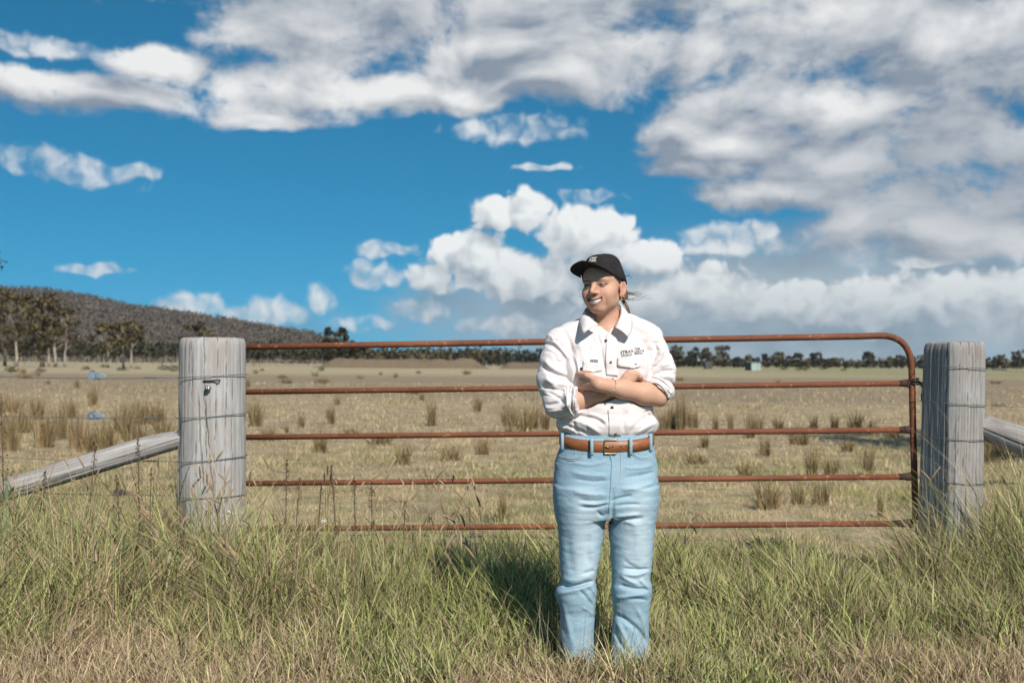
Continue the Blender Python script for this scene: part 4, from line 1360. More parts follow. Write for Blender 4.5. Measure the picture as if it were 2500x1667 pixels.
TORSO = [(0.86, 0, 0.01, .17, .10), (0.95, 0, 0.005, .150, .095), (1.05, 0, 0, .142, .092), (1.15, 0, 0, .150, .10),
         (1.26, 0, 0, .145, .100), (1.34, 0, 0.005, .138, .082), (1.385, 0, 0.01, .10, .06)]
def sd_body(p):
    d = np.full(len(p), 1.0, np.float32)
    hi_ = p[:, 2] > 1.34
    d[hi_] = sd_head(p[hi_])
    d[~hi_] = np.linalg.norm(p[~hi_] - HO, axis=1) - 0.1
    d = smin(d, sd_cone(p, from_head((0, -0.022, -0.055)), L(1482, 806, 0.005), 0.048, 0.056), 0.03)
    d = smin(d, sd_ell(p, L(1486, 822, -0.004), (0.080, 0.062, 0.055)), 0.03)
    d = smin(d, sd_loft(p, TORSO), 0.02)
    d = smin(d, sd_cone(p, L(1440, 815, 0.01), RS, 0.04, 0.045), 0.03)
    d = smin(d, sd_cone(p, L(1520, 812, 0.01), LS, 0.04, 0.045), 0.03)
    lowp = p[:, 2] < 0.85
    mid = ~lowp
    full = d
    pall = p
    p = pall[mid]; d = full[mid]
    arm = smin(sd_cone(p, RS, RE, 0.036, 0.036), sd_forearm(p, RE, RW, [.040, .043, .034, .026]), 0.02)
    arm = smin(arm, sd_hand_right(p), 0.012)
    d = smin(d, arm, 0.01)
    arm = smin(sd_cone(p, LS + np.array([.006, .012, 0], np.float32), LE, 0.030, 0.034), sd_forearm(p, LE, LW, [.041, .044, .036, .0275]), 0.02)
    arm = smin(arm, sd_hand_left(p), 0.012)
    d = np.minimum(d, arm)
    full[mid] = d
    p = pall; d = full
    for c, k in ((1419, 1412), (1545, 1539)):
        hx = X(c)
        kx = X(k)
        d = smin(d, sd_chain(p, [(hx, 0.0, .84), (kx, -.005, .46), (kx, .02, .09)], [.09, .055, .04], 0.03), 0.03)
        d = smin(d, sd_cone(p, (kx, .02, .055), (kx, -.07, .030), 0.036, 0.022), 0.03)
    return d

V, Fq = sdf_mesh(sd_body, (-0.32, -0.26, 0.0), (0.33, 0.16, 1.72), 0.003)
h = to_head(V)
# skin tone: lips, flushed cheeks, brows, lashes
base = np.tile(np.array([0.60, 0.335, 0.225]), (len(V), 1))
t = 0.5 + 0.5 * fbm(V * 38, 3, 5)
base *= (0.93 + 0.12 * t)[:, None]
isf = (h[:, 1] > 0.03) & (np.abs(h[:, 0]) < 0.08) & (h[:, 2] > -0.13) & (h[:, 2] < 0.09)
mm = np.abs(h[:, 0])
def blend(w, col):
    global base
    w = np.clip(w, 0, 1)[:, None]
    base = base * (1 - w) + np.asarray(col) * w
blend(0.42 * isf * np.exp(-(((mm - 0.040) / 0.020) ** 2 + ((h[:, 2] + 0.038) / 0.018) ** 2)), (0.56, 0.20, 0.15))
blend(0.30 * isf * np.exp(-((mm / 0.012) ** 2 + ((h[:, 2] + 0.034) / 0.012) ** 2)), (0.56, 0.22, 0.16))
cur = 0.009 * (mm / 0.032) ** 2
lip = np.minimum(np.abs(h[:, 2] - (-0.0580 + cur)) / 0.0040, np.abs(h[:, 2] - (-0.0765 + cur * 1.8)) / 0.0054)
blend(0.70 * isf * (mm < 0.033) * (lip < 1) * (h[:, 1] > 0.055), (0.44, 0.165, 0.135))
blend(0.85 * isf * (mm < 0.029) * (np.abs(h[:, 2] - (-0.0668 + cur * 1.4)) < 0.0058) * (h[:, 1] > 0.048), (0.05, 0.02, 0.018))
bz = 0.0085 + 0.20 * (mm - 0.012) - 7.5 * np.clip(mm - 0.026, 0, 1) ** 2
bw = 0.0046 - 0.0024 * np.clip((mm - 0.014) / 0.036, 0, 1)
blend(0.85 * isf * np.clip((mm - 0.010) / .003, 0, 1) * np.clip((0.051 - mm) / .003, 0, 1) * np.clip(1.6 - 1.6 * np.abs(h[:, 2] - bz) / bw, 0, 1), (0.042, 0.023, 0.015))
ez = -0.0060 + 0.0036 * np.sqrt(np.clip(1 - ((mm - 0.031) / 0.0165) ** 2, 0, 1))
blend(0.85 * isf * (np.abs(mm - 0.031) < 0.0175) * np.clip(1.5 - np.abs(h[:, 2] - ez) / .0022, 0, 1), (0.025, 0.014, 0.011))
eye = isf & ((((mm - 0.031) / 0.0130) ** 2 + ((h[:, 2] + 0.0062) / 0.0033) ** 2) < 1)
blend(eye * 0.85, (0.20, 0.165, 0.145))  # eye whites, with the shadow over them put into the colour
for sx_ in (-1, 1):
    blend((isf & (np.hypot(h[:, 0] - sx_ * 0.031 + 0.003, h[:, 2] + 0.0058) < 0.0062) & eye) * 1.0, (0.025, 0.016, 0.012))
blend(0.35 * isf * np.clip(1 - np.abs(np.hypot((mm - 0.031) / 0.0185, (h[:, 2] + 0.006) / 0.0085) - 1) / .22, 0, 1), (0.36, 0.18, 0.13))
blend(0.5 * (np.hypot(h[:, 1] + 0.008, h[:, 2] + 0.018) < 0.03) * (mm > 0.070) * 1.0, (0.56, 0.22, 0.16))
body = link('body', mesh_np('body', V, Fq, True, base), material('skin', lambda N: {
    'Base Color': N.attr('Col'), 'Roughness': N.rng(N.noise(N.coord('Object'), 180, 3, .6), .3, .7, .52, .70), 'Subsurface Weight': 0.12,
    'Subsurface Radius': (0.012, 0.005, 0.003), 'Subsurface Scale': 0.6, 'Specular IOR Level': 0.4,
    'Normal': N.bump(N.noise(N.coord('Object'), 420, 2, .5), 0.12, 0.002)}), person)

# teeth: a curved strip behind the lips
teeth_mat = plain('tooth_enamel', (0.90, 0.84, 0.74), 0.6, var=0.02, spec=0.15)
mb = MB()
xs = np.linspace(-0.0275, 0.0275, 17)
Vt, Ft = [], []
for i, x in enumerate(xs):
    k = (x / 0.032) ** 2
    yb = 0.0862 - 0.019 * k - (0.0008 if i % 2 == 0 else 0)
    up, lo_ = -0.0590 + 0.009 * k, -0.0735 + 0.0135 * k
    Vt += [from_head((x, yb, up)), from_head((x, yb + 0.0004, lo_)), from_head((x, yb - 0.004, lo_)), from_head((x, yb - 0.004, up))]
for i in range(16):
    for j in range(4):
        Ft.append((i * 4 + j, i * 4 + (j + 1) % 4, i * 4 + 4 + (j + 1) % 4, i * 4 + 4 + j))
mb.add(Vt, Ft)
mb.build('teeth', teeth_mat, person)

# ------------------------------------------------------------------ shirt
def wrinkle(p, strokes, front=None):
    """drawn folds: strokes of ((u,v)...), width, height; seen on the side that faces the camera"""
    out = np.zeros(len(p), np.float32)
    u = 1250 + F_PX * (p[:, 0] + PX) / (p[:, 1] + PY)
    v = 887 - F_PX * (p[:, 2] - CAM_Z) / (p[:, 1] + PY)
    for pts, wid, amp in strokes:
        P = catmull(pts, 3 * len(pts)) if len(pts) > 2 else np.asarray(pts, float)
        lo, hi = P.min(0) - 2.6 * wid, P.max(0) + 2.6 * wid
        sel = np.flatnonzero((u > lo[0]) & (u < hi[0]) & (v > lo[1]) & (v < hi[1]) & (p[:, 1] < 0.06))
        if not len(sel):
            continue
        us, vs_ = u[sel], v[sel]
        best = np.full(len(sel), 1e9, np.float32); bt = np.zeros(len(sel), np.float32)
        n = len(P) - 1
        for i in range(n):
            a, b = P[i], P[i + 1]
            ba = b - a
            t = np.clip(((us - a[0]) * ba[0] + (vs_ - a[1]) * ba[1]) / (ba @ ba), 0, 1)
            dd = (us - a[0] - t * ba[0]) ** 2 + (vs_ - a[1] - t * ba[1]) ** 2
            m = dd < best
            best[m] = dd[m]; bt[m] = (i + t[m]) / n
        taper = np.clip(np.sin(np.pi * np.clip(bt, 0.0, 1)) * 1.5, 0.15, 1)
        out[sel] += amp * taper * np.exp(-best / (wid * wid))
    return out

SHIRT = [(0.93, 0, 0.0, .176, .118), (0.955, 0, 0.0, .184, .122), (0.975, 0, -0.004, .200, .132), (1.00, 0, -0.006, .2125, .138), (1.05, 0, -.004, .196, .132),
         (1.15, 0, 0, .176, .125), (1.25, 0, 0, .178, .127), (1.32, 0, 0.004, .176, .108), (1.365, 0, 0.01, .145, .085), (1.40, -.003, 0.012, .085, .07)]
shirt_strokes = [
    # right side (photograph left): yoke, armhole, chest pulls
    ([(1372, 800), (1393, 846), (1400, 900)], 5, -.006), ([(1400, 850), (1405, 905), (1402, 940)], 4, -.007),
    ([(1397, 862), (1410, 890), (1412, 915)], 4, .006), ([(1440, 815), (1462, 860), (1478, 905)], 6, -.005),
    ([(1408, 815), (1420, 850), (1440, 905)], 8, .004), ([(1453, 806), (1468, 850), (1473, 905)], 5, -.006),
    ([(1515, 815), (1505, 860), (1508, 905)], 5, -.006), ([(1548, 800), (1535, 850), (1530, 880)], 9, .004),
    ([(1545, 812), (1540, 842)], 5, -.006), ([(1575, 850), (1565, 885), (1570, 908)], 5, -.008),
    ([(1590, 830), (1572, 860), (1560, 905)], 5, .005),
    # belly below the arms
    ([(1380, 1020), (1430, 1035), (1470, 1062)], 6, .008), ([(1390, 1012), (1450, 1022), (1478, 1040)], 4, -.007),
    ([(1376, 1035), (1420, 1052), (1450, 1066)], 4, -.007), ([(1430, 1010), (1465, 1018), (1480, 1032)], 4, .006),
    ([(1360, 1035), (1380, 1050)], 5, .006), ([(1398, 1026), (1412, 1060)], 4, -.005), ([(1600, 1010), (1560, 1030), (1535, 1060)], 6, -.006),
    ([(1606, 1028), (1575, 1045), (1550, 1062)], 5, .006), ([(1530, 1000), (1522, 1030), (1525, 1060)], 5, -.005),
    ([(1575, 1000), (1585, 1020)], 6, -.008), ([(1362, 1045), (1400, 1066)], 3.5, -.005)]
sleeve_strokes = [
    # right sleeve (photograph left)
    ([(1335, 812), (1352, 830), (1385, 870), (1402, 900)], 5, .009), ([(1330, 838), (1360, 850), (1385, 885)], 4.5, -.010),
    ([(1345, 825), (1365, 838), (1378, 858)], 3.5, -.008), ([(1328, 875), (1345, 895), (1390, 915)], 7, .008),
    ([(1322, 890), (1352, 912), (1400, 926)], 5, -.010), ([(1325, 925), (1360, 936), (1402, 940)], 6, .009),
    ([(1318, 940), (1350, 950), (1395, 958)], 4, -.008), ([(1330, 915), (1345, 935), (1362, 952)], 6, .006),
    ([(1335, 955), (1362, 970), (1378, 985)], 4, -.006), ([(1330, 990), (1360, 985), (1385, 975)], 5, -.008),
    ([(1345, 1005), (1368, 998), (1388, 985)], 5, .008), ([(1352, 1015), (1376, 1008), (1392, 998)], 4, -.008),
    ([(1378, 945), (1382, 970), (1385, 1000)], 4, .010), ([(1391, 938), (1394, 970), (1395, 1008)], 3.0, -.010),
    ([(1402, 945), (1405, 980), (1404, 1015)], 4, .007),
    # left sleeve (photograph right)
    ([(1605, 805), (1615, 840), (1612, 870)], 7, .006), ([(1595, 830), (1602, 860), (1590, 890)], 5, -.008),
    ([(1622, 850), (1608, 875), (1580, 905)], 5, .009), ([(1630, 868), (1612, 888), (1588, 915)], 4, -.010),
    ([(1638, 885), (1615, 894), (1590, 912)], 5, .009), ([(1644, 905), (1622, 906), (1600, 918)], 4, -.010),
    ([(1648, 925), (1630, 918), (1608, 920)], 4.5, .009), ([(1650, 945), (1636, 932), (1618, 928)], 3.5, -.009),
    ([(1643, 962), (1630, 950), (1615, 935)], 4, .008), ([(1630, 958), (1622, 968), (1622, 985)], 3, -.008),
    ([(1640, 955), (1634, 965), (1630, 975)], 3, .009)]

def sd_shirt(p):
    d = sd_loft(p, SHIRT, 2.25)
    d = smin(d, sd_cone(p, L(1440, 797, 0.012), L(1368, 834, 0.0), 0.050, 0.060), 0.03)
    d = smin(d, sd_cone(p, L(1522, 790, 0.012), L(1582, 824, 0.0), 0.050, 0.060), 0.03)
    d = smin(d, sd_ell(p, L(1420, 905, -0.062), (0.075, 0.068, 0.075)), 0.03)
    d = smin(d, sd_ell(p, L(1541, 900, -0.062), (0.075, 0.068, 0.075)), 0.03)
    n = vnoise(p * np.array([14, 14, 22]), 3) * .003 + vnoise(p * np.array([34, 34, 40]), 7) * .0012 - .0024 * np.exp(-(vnoise(p * np.array([17, 17, 9]), 33) / .10) ** 2)
    d = d - n - wrinkle(p, shirt_strokes)
    # opening of the neck
    u = 1250 + F_PX * (p[:, 0] + PX) / (p[:, 1] + PY)
    v = 887 - F_PX * (p[:, 2] - CAM_Z) / (p[:, 1] + PY)
    e1 = (u - 1446) - (v - 780) * (1488 - 1446) / (814 - 780)        # left side of the V
    e2 = (u - 1508) - (v - 770) * (1486 - 1508) / (814 - 770)        # right side
    wedge = np.maximum(np.maximum(-e1, e2) / 592, p[:, 1] + 0.02)
    d = smax(d, -wedge, 0.004)
    d = smax(d, -sd_cone(p, from_head((0, -0.02, -0.06)), L(1482, 774, 0.008), 0.064, 0.064), 0.006)
    # sleeves
    rs = sd_chain(p, [L(1366, 840, 0), L(1361, 885, -.012), L(1358, 930, -.032), L(1364, 985, -.068)], [.062, .069, .074, .060], 0.03)
    rs = smin(rs, sd_chain(p, [L(1364, 985, -.068), L(1392, 982, -.100)], [.060, .056], .02), 0.02)
    rs = smin(rs, sd_ell(p, L(1390, 998, -.098), (.030, .045, .040)), 0.02)
    cuffR = sd_cone(p, L(1396, 980, -.102), L(1412, 976, -.122), 0.055, 0.0535)
    rs = smin(rs, cuffR, 0.006)
    rs = smax(rs, (p - L(1413, 977, -.122)) @ np.array([0.86, -0.48, 0.10], np.float32) - 0.004, 0.004)
    rs = smax(rs, -sd_forearm(p, RE + (RW - RE) * 0.20, RW, [.0475, .0475, .044, .04]), 0.003)
    ls = sd_chain(p, [L(1584, 828, 0), L(1600, 868, -.006), L(1612, 905, -.022), L(1612, 948, -.050)], [.058, .054, .058, .056], 0.03)
    ax = L(1596, 975, -.085) - L(1612, 915, -.03)
    ax = ax / np.linalg.norm(ax)
    cuffL = sd_cone(p, L(1611, 932, -.042), L(1609, 952, -.062), 0.0595, 0.0575)
    cuffL = smin(cuffL, sd_ell(p, L(1627, 955, -.050), (.030, .04, .036)), 0.01)
    ls = smin(ls, cuffL, 0.006)
    ls = smax(ls, (p - L(1604, 957, -.075)) @ np.array([-0.62, -0.42, -0.66], np.float32) - 0.006, 0.005)
    ls = smax(ls, -sd_forearm(p, LE, LW, [.0475, .0475, .042, .04]), 0.003)
    sl = np.minimum(rs, ls)
    n = vnoise(p * np.array([20, 20, 30]), 13) * .0025 + vnoise(p * np.array([45, 45, 60]), 17) * .0012 - .0032 * np.exp(-(vnoise(p * np.array([11, 11, 22]), 37) / .10) ** 2)
    sl = sl - n - wrinkle(p, sleeve_strokes)
    d = smin(d, sl, 0.008)
    # keep clear of the two forearms and hands that lie on the cloth
    fa = np.minimum(sd_forearm(p, RE + (RW - RE) * .25, RW, [.046, .046, .037, .029]), sd_forearm(p, LE, LW, [.044, .047, .039, .030]))
    d = smax(d, -(fa - 0.0005), 0.003)
    return d
V, Fq = sdf_mesh(sd_shirt, (-0.34, -0.25, 0.90), (0.34, 0.20, 1.50), 0.003)
def cloth_white(N):
    p = N.coord('Object')
    n = N.noise(p, 9, 4, 0.6)
    w = N.noise(N.v('MULTIPLY', p, (1, 1, 0.4)), 700, 2, 0.6)
    c = N.mix(N.rng(n, 0.35, 0.7), (0.76, 0.675, 0.645), (0.70, 0.615, 0.585))
    return {'Base Color': c, 'Roughness': 0.85, 'Specular IOR Level': 0.2, 'Sheen Weight': 0.15,
            'Normal': N.bump(N.m('ADD', w, N.m('MULTIPLY', N.noise(p, 40, 3, .6), .8)), 0.16, 0.003)}
m_shirt = material('shirt_cotton', cloth_white)
shirt = link('shirt', mesh_np('shirt', V, Fq, True), m_shirt, person)
shirt['label'] = 'off-white cotton work shirt with rolled sleeves'
bvh_shirt = BVHTree.FromPolygons([Vector(q) for q in V.tolist()], Fq.tolist())

def hit(bvh, u, v):
    d = L(u, v, 0.0) - CAM_L
    d = Vector(d.tolist()).normalized()
    loc, nor, i, dist = bvh.ray_cast(Vector(CAM_L.tolist()), d)
    return loc, nor, d

def drape(bvh, name, poly, mat, parent, off=0.003, thick=0.003, step=4.0, bulge=0.0):
    """a panel of cloth with the outline poly (photo pixels) laid on the surface below it"""
    P = np.asarray(poly, float)
    bm = bmesh.new()
    lo, hi = P.min(0), P.max(0)
    vs = [bm.verts.new((x, y, 0)) for x, y in P]
    bm.faces.new(vs)
    for axis in (0, 1):
        k = lo[axis] + step
        while k < hi[axis]:
            co = [0, 0, 0]; co[axis] = k
            no = [0, 0, 0]; no[axis] = 1
            bmesh.ops.bisect_plane(bm, geom=bm.verts[:] + bm.edges[:] + bm.faces[:], plane_co=co, plane_no=no)
            k += step
    last = None
    for q in bm.verts:
        loc, nor, d = hit(bvh, q.co.x, q.co.y)
        if loc is None:
            loc = last if last is not None else Vector((0, -0.12, 1.2))
        last = loc
        q.co = loc - d * off
    bmesh.ops.triangulate(bm, faces=bm.faces[:])
    bmesh.ops.recalc_face_normals(bm, faces=bm.faces[:])
    me = bpy.data.meshes.new(name)
    bm.to_mesh(me); bm.free()
    o = link(name, me, mat, parent)
    so = o.modifiers.new('thickness', 'SOLIDIFY')
    so.thickness = thick; so.offset = 0.0
    for pl in me.polygons:
        pl.use_smooth = True
    return o

drape(bvh_shirt, 'placket', [(1480, 816), (1487, 810), (1505, 812), (1505, 905), (1508, 918), (1481, 914), (1478, 880), (1480, 840)], m_shirt, shirt)
drape(bvh_shirt, 'placket', [(1484, 1000), (1513, 992), (1516, 1030), (1516, 1064), (1488, 1064), (1487, 1030)], m_shirt, shirt)
drape(bvh_shirt, 'pocket_flap', [(1508, 873), (1545, 870), (1566, 874), (1563, 895), (1548, 899), (1528, 897), (1507, 893)], m_shirt, shirt, 0.0055, 0.003)
drape(bvh_shirt, 'pocket_flap', [(1424, 880), (1470, 884), (1471, 904), (1450, 909), (1422, 905)], m_shirt, shirt, 0.003, 0.002)
m_btn = plain('button_horn', (0.045, 0.04, 0.035), 0.35)
for (u, v) in ((1461.5, 793), (1479.5, 832), (1490.5, 884.5), (1419.5, 900), (1551.5, 889), (1494.5, 995), (1502.5, 1058.5)):
    loc, nor, d = hit(bvh_shirt, u, v)
    if loc is None:
        continue
    mb = MB()
    r = 0.0066
    ax = (-d * 0.75 + nor * 0.25).normalized()
    c = loc + ax * 0.0042
    mb.tube([c - ax * .003, c + ax * .0004, c + ax * .0010, c + ax * .0004], [r, r, r * .85, r * .5], 14)
    b = mb.build('button', m_btn, shirt)
m_lab = plain('woven_label', (0.03, 0.035, 0.10), 0.8)
drape(bvh_shirt, 'label_tab', [(1441, 877.6), (1460.5, 878.4), (1460.3, 883.2), (1441, 882.6)], m_lab, shirt, 0.0065, 0.001, 8)

def lettering(name, text, mat, parent, place, size, bold=0.0, shear=0.0, align='CENTER', space=1.0):
    """flat lettering mesh; place(x, y) turns text coordinates into a point on the surface"""
    cu = bpy.data.curves.new(name, 'FONT')
    cu.body = text
    cu.size = size
    cu.align_x = align
    cu.space_character = space
    cu.offset = bold
    cu.shear = shear
    cu.resolution_u = 2
    ob = bpy.data.objects.new(name, cu)
    COL.objects.link(ob)
    bpy.context.view_layer.update()
    me = bpy.data.meshes.new_from_object(ob.evaluated_get(bpy.context.evaluated_depsgraph_get()))
    bpy.data.objects.remove(ob)
    bm = bmesh.new(); bm.from_mesh(me)
    bmesh.ops.triangulate(bm, faces=bm.faces[:])
    for q in bm.verts:
        q.co = place(q.co.x, q.co.y)
    bmesh.ops.recalc_face_normals(bm, faces=bm.faces[:])
    bm.to_mesh(me); bm.free()
    o = link(name, me, mat, parent)
    so = o.modifiers.new('thread', 'SOLIDIFY'); so.thickness = 0.0006 if size > 1 else 0.0012; so.offset = 0
    return o
m_ink = plain('dark_thread', (0.035, 0.034, 0.036), 0.8)
def on_shirt(u0, v0, du=(1, 0), up=(0, -1), off=0.0022):
    def f(x, y):
        u = u0 + du[0] * x + up[0] * y
        v = v0 + du[1] * x + up[1] * y
        loc, nor, d = hit(bvh_shirt, u, v)
        if loc is None:
            loc = Vector(L(u, v, -.12).tolist())
        return loc - d * off
    return f
lettering('lettering', 'STRAY', m_ink, shirt, on_shirt(1530, 862.5, (1, -.12), (.12, -1)), 11.0, 0.16, space=0.97)
lettering('lettering', 'STUDIO', m_ink, shirt, on_shirt(1530, 869.5, (1, -.12), (.12, -1)), 7.4, 0.10, space=1.02)
lettering('lettering', '+', m_ink, shirt, on_shirt(1545, 860), 6.0, 0.1)
for k, tx in enumerate(('TNM', 'CREATE', 'MEDIA')):
    lettering('lettering', tx, m_ink, shirt, on_shirt(1548.5, 853.5 + 5.8 * k, (1, -.03), (.03, -1)), 6.6, 0.08, align='LEFT', space=1.05)
lettering('lettering', 'RB SELLARS', plain('pale_thread', (.7, .7, .68), .8), shirt, on_shirt(1450.8, 881.9, off=.0085), 3.6, 0.05)

# collar
pairs = [((1461, 792, -.102), (1424, 815, -.122)), ((1449, 783, -.092), (1419, 808, -.112)), ((1436, 771, -.062), (1417, 797, -.078)),
         ((1428, 760, -.018), (1415, 786, -.030)), ((1438, 748, .050), (1428, 778, .068)), ((1474, 741, .078), (1474, 776, .100)),
         ((1506, 742, .052), (1524, 774, .070)), ((1516, 750, -.010), (1542, 780, -.020)), ((1515, 768, -.055), (1543, 797, -.078)),
         ((1508, 784, -.088), (1541, 812, -.108)), ((1500, 800, -.104), (1533, 823, -.122))]
top = catmull([L(*a) for a, b in pairs], 61)
bot = catmull([L(*b) for a, b in pairs], 61)
Vc, Fc = [], []
R = 7
for i in range(61):
    for j in range(R):
        t = j / (R - 1)
        q = top[i] * (1 - t) + bot[i] * t
        q = q + np.array([0, -0.010 * math.sin(math.pi * t), 0.006 * math.sin(math.pi * t)])
        Vc.append(q)
for i in range(60):
    for j in range(R - 1):
        Fc.append((i * R + j, i * R + j + 1, (i + 1) * R + j + 1, (i + 1) * R + j))
mb = MB(); mb.add(Vc, Fc)
collar = mb.build('collar', m_shirt, shirt)
so = collar.modifiers.new('thickness', 'SOLIDIFY'); so.thickness = 0.004; so.offset = 0
# collar stand round the neck
st_t = catmull([L(*a) + np.array([0, 0.004, -0.004]) for a, b in pairs], 61)
st_b = catmull([L(a[0] * .9 + b[0] * .1, a[1] + 26, a[2] + (.012 if a[2] < 0 else -.004)) for a, b in pairs], 61)
mb = MB()
mb.add(list(st_t) + list(st_b), [(i, i + 1, 62 + i, 61 + i) for i in range(12, 48)])
o = mb.build('collar_stand', m_shirt, shirt)
so = o.modifiers.new('thickness', 'SOLIDIFY'); so.thickness = 0.003
# rolled cuff edges and the strap on the right sleeve
def ring_on(center, axis, rx, n=40, wob=0.003, seed=0):
    q = Vector(axis).normalized().to_track_quat('Z', 'Y')
    rr = random.Random(seed)
    ph = [rr.uniform(0, 6.28) for _ in range(3)]
    out = []
    for i in range(n + 1):
        a = 2 * math.pi * i / n
        r = rx + wob * (math.sin(2 * a + ph[0]) + .6 * math.sin(5 * a + ph[1]))
        out.append(Vector(center) + q @ Vector((math.cos(a) * r, math.sin(a) * r, wob * math.sin(3 * a + ph[2]))))
    return out
for c, ax_, r, sd in ((L(1413, 977, -.122), (0.86, -0.48, 0.10), .0515, 1), (L(1403, 980, -.112), (0.86, -0.48, 0.10), .0555, 2),
                      (L(1606, 955, -.072), (-0.62, -0.42, -0.66), .0515, 3), (L(1610, 945, -.058), (-0.62, -0.42, -0.66), .0575, 4)):
    mb = MB(); mb.tube(ring_on(c.tolist(), ax_, r, 40, .0022, sd), 0.0042, 7, cap=False)
    mb.build('cuff_roll', m_shirt, shirt)
drape(bvh_shirt, 'sleeve_tab', [(1384, 942), (1393, 944), (1396, 975), (1393, 1000), (1384, 998), (1382, 970)], m_shirt, shirt, 0.006, 0.003)

# ------------------------------------------------------------------ jeans
HIP = [(0.62, X(1479), 0.0, .19, .115), (0.677, X(1478), 0.0, .2085, .138), (0.77, X(1478.5), 0.003, .2165, .142), (0.84, X(1479), 0.004, .211, .136),
       (0.907, X(1481), 0.0, .193, .130), (0.935, X(1480), 0.0, .189, .127), (0.962, X(1480), 0.0, .1885, .126)]
LEGL = [(-.02, X(1413), .015, .064, .075), (0.05, X(1412), .015, .064, .075), (0.14, X(1409), .014, .068, .074), (0.23, X(1409), .012, .073, .076), (0.297, X(1405), 0.0, .084, .083),
        (0.325, X(1406), -.004, .084, .084), (0.352, X(1411), -.002, .068, .079), (0.45, X(1415), 0.0, .083, .090), (0.575, X(1418), 0.0, .0965, .108), (0.677, X(1419), 0.0, .112, .125), (0.74, X(1424), 0, .112, .13)]
LEGR = [(-.02, X(1537), .012, .080, .078), (0.05, X(1537), .012, .079, .076), (0.14, X(1538), .012, .075, .073), (0.23, X(1540), .010, .074, .075), (0.305, X(1541), 0.0, .082, .083),
        (0.335, X(1541), -.004, .083, .084), (0.365, X(1539), -.002, .077, .080), (0.45, X(1541), 0.0, .086, .090), (0.575, X(1541), 0.0, .0945, .106), (0.677, X(1545), 0.0, .0975, .122), (0.74, X(1541), 0, .105, .13)]
jean_strokes = [
    # waist and lap
    ([(1395, 1128), (1440, 1134), (1485, 1124)], 4, .004), ([(1390, 1150), (1440, 1160), (1485, 1160)], 5, .005), ([(1400, 1168), (1450, 1174), (1486, 1172)], 4, -.005),
    ([(1520, 1140), (1560, 1142), (1598, 1134)], 4, .004), ([(1520, 1165), (1560, 1160), (1600, 1150)], 5, -.005), ([(1510, 1196), (1560, 1188), (1602, 1176)], 6, .006),
    ([(1395, 1198), (1440, 1206), (1484, 1206)], 6, .006), ([(1410, 1218), (1450, 1222), (1486, 1218)], 4, -.006), ([(1410, 1236), (1450, 1238), (1486, 1228)], 4, -.007),
    ([(1420, 1228), (1460, 1230), (1487, 1222)], 4, .006), ([(1455, 1244), (1470, 1258), (1484, 1246)], 4, -.006), ([(1490, 1222), (1515, 1214), (1545, 1208)], 4, -.008),
    ([(1497, 1235), (1530, 1230), (1565, 1230)], 4, -.006), ([(1500, 1260), (1530, 1258), (1565, 1254)], 5, .008), ([(1510, 1268), (1545, 1266), (1570, 1262)], 4, -.006),
    # left leg of the picture: knee break
    ([(1372, 1428), (1405, 1428), (1448, 1414)], 4.5, -.016), ([(1366, 1408), (1400, 1414), (1445, 1402)], 8, .006), ([(1358, 1448), (1395, 1438), (1450, 1426)], 7, .010),
    ([(1420, 1400), (1440, 1392), (1450, 1390)], 4, -.005), ([(1412, 1436), (1430, 1455), (1446, 1478)], 4, -.007), ([(1430, 1430), (1445, 1446), (1452, 1462)], 4, -.005),
    ([(1418, 1478), (1440, 1490), (1447, 1500)], 4, .004), ([(1372, 1475), (1385, 1520), (1400, 1580)], 7, .005), ([(1362, 1460), (1372, 1500), (1380, 1560)], 5, -.004),
    ([(1385, 1300), (1392, 1360), (1398, 1400)], 9, -.004), ([(1440, 1300), (1432, 1345), (1440, 1380)], 8, -.005),
    # right leg of the picture
    ([(1512, 1396), (1550, 1402), (1584, 1390)], 5, .008), ([(1520, 1384), (1555, 1388), (1582, 1386)], 4, -.010), ([(1520, 1362), (1540, 1378), (1560, 1386)], 5, -.005),
    ([(1512, 1402), (1535, 1415), (1558, 1424)], 5, .008), ([(1510, 1424), (1545, 1434), (1582, 1436)], 5, -.012), ([(1560, 1412), (1572, 1422), (1586, 1436)], 5, .008),
    ([(1500, 1458), (1540, 1452), (1586, 1446)], 6, .008), ([(1530, 1460), (1555, 1458), (1580, 1462)], 3.5, -.005), ([(1502, 1495), (1530, 1512), (1560, 1540), (1572, 1570)], 6, -.012),
    ([(1502, 1510), (1520, 1545), (1535, 1580)], 6, .008), ([(1552, 1480), (1570, 1515), (1578, 1560)], 6, .007), ([(1498, 1530), (1512, 1565), (1530, 1590)], 4, -.007),
    ([(1540, 1262), (1556, 1310), (1550, 1370)], 10, .004)]
def sd_jeans(p):
    d = smin(sd_loft(p, LEGL, 2.2), sd_loft(p, LEGR, 2.2), 0.012)
    d = smin(d, sd_loft(p, HIP, 2.3), 0.025)
    # crotch seam runs in
    d = d + 0.010 * np.exp(-((p[:, 0] - X(1488)) / 0.008) ** 2) * np.clip((0.76 - p[:, 2]) / 0.08, 0, 1) * (p[:, 2] > 0.6)
    n = vnoise(p * np.array([9, 9, 22]), 23) * .0016 + vnoise(p * np.array([26, 26, 60]), 27) * .0009 - .0008 * np.exp(-(vnoise(p * np.array([9, 9, 30]), 29) / .12) ** 2)
    d = d - n - wrinkle(p, jean_strokes)
    return d
V, Fq = sdf_mesh(sd_jeans, (-0.27, -0.2, -0.01), (0.27, 0.2, 0.985), 0.0033)
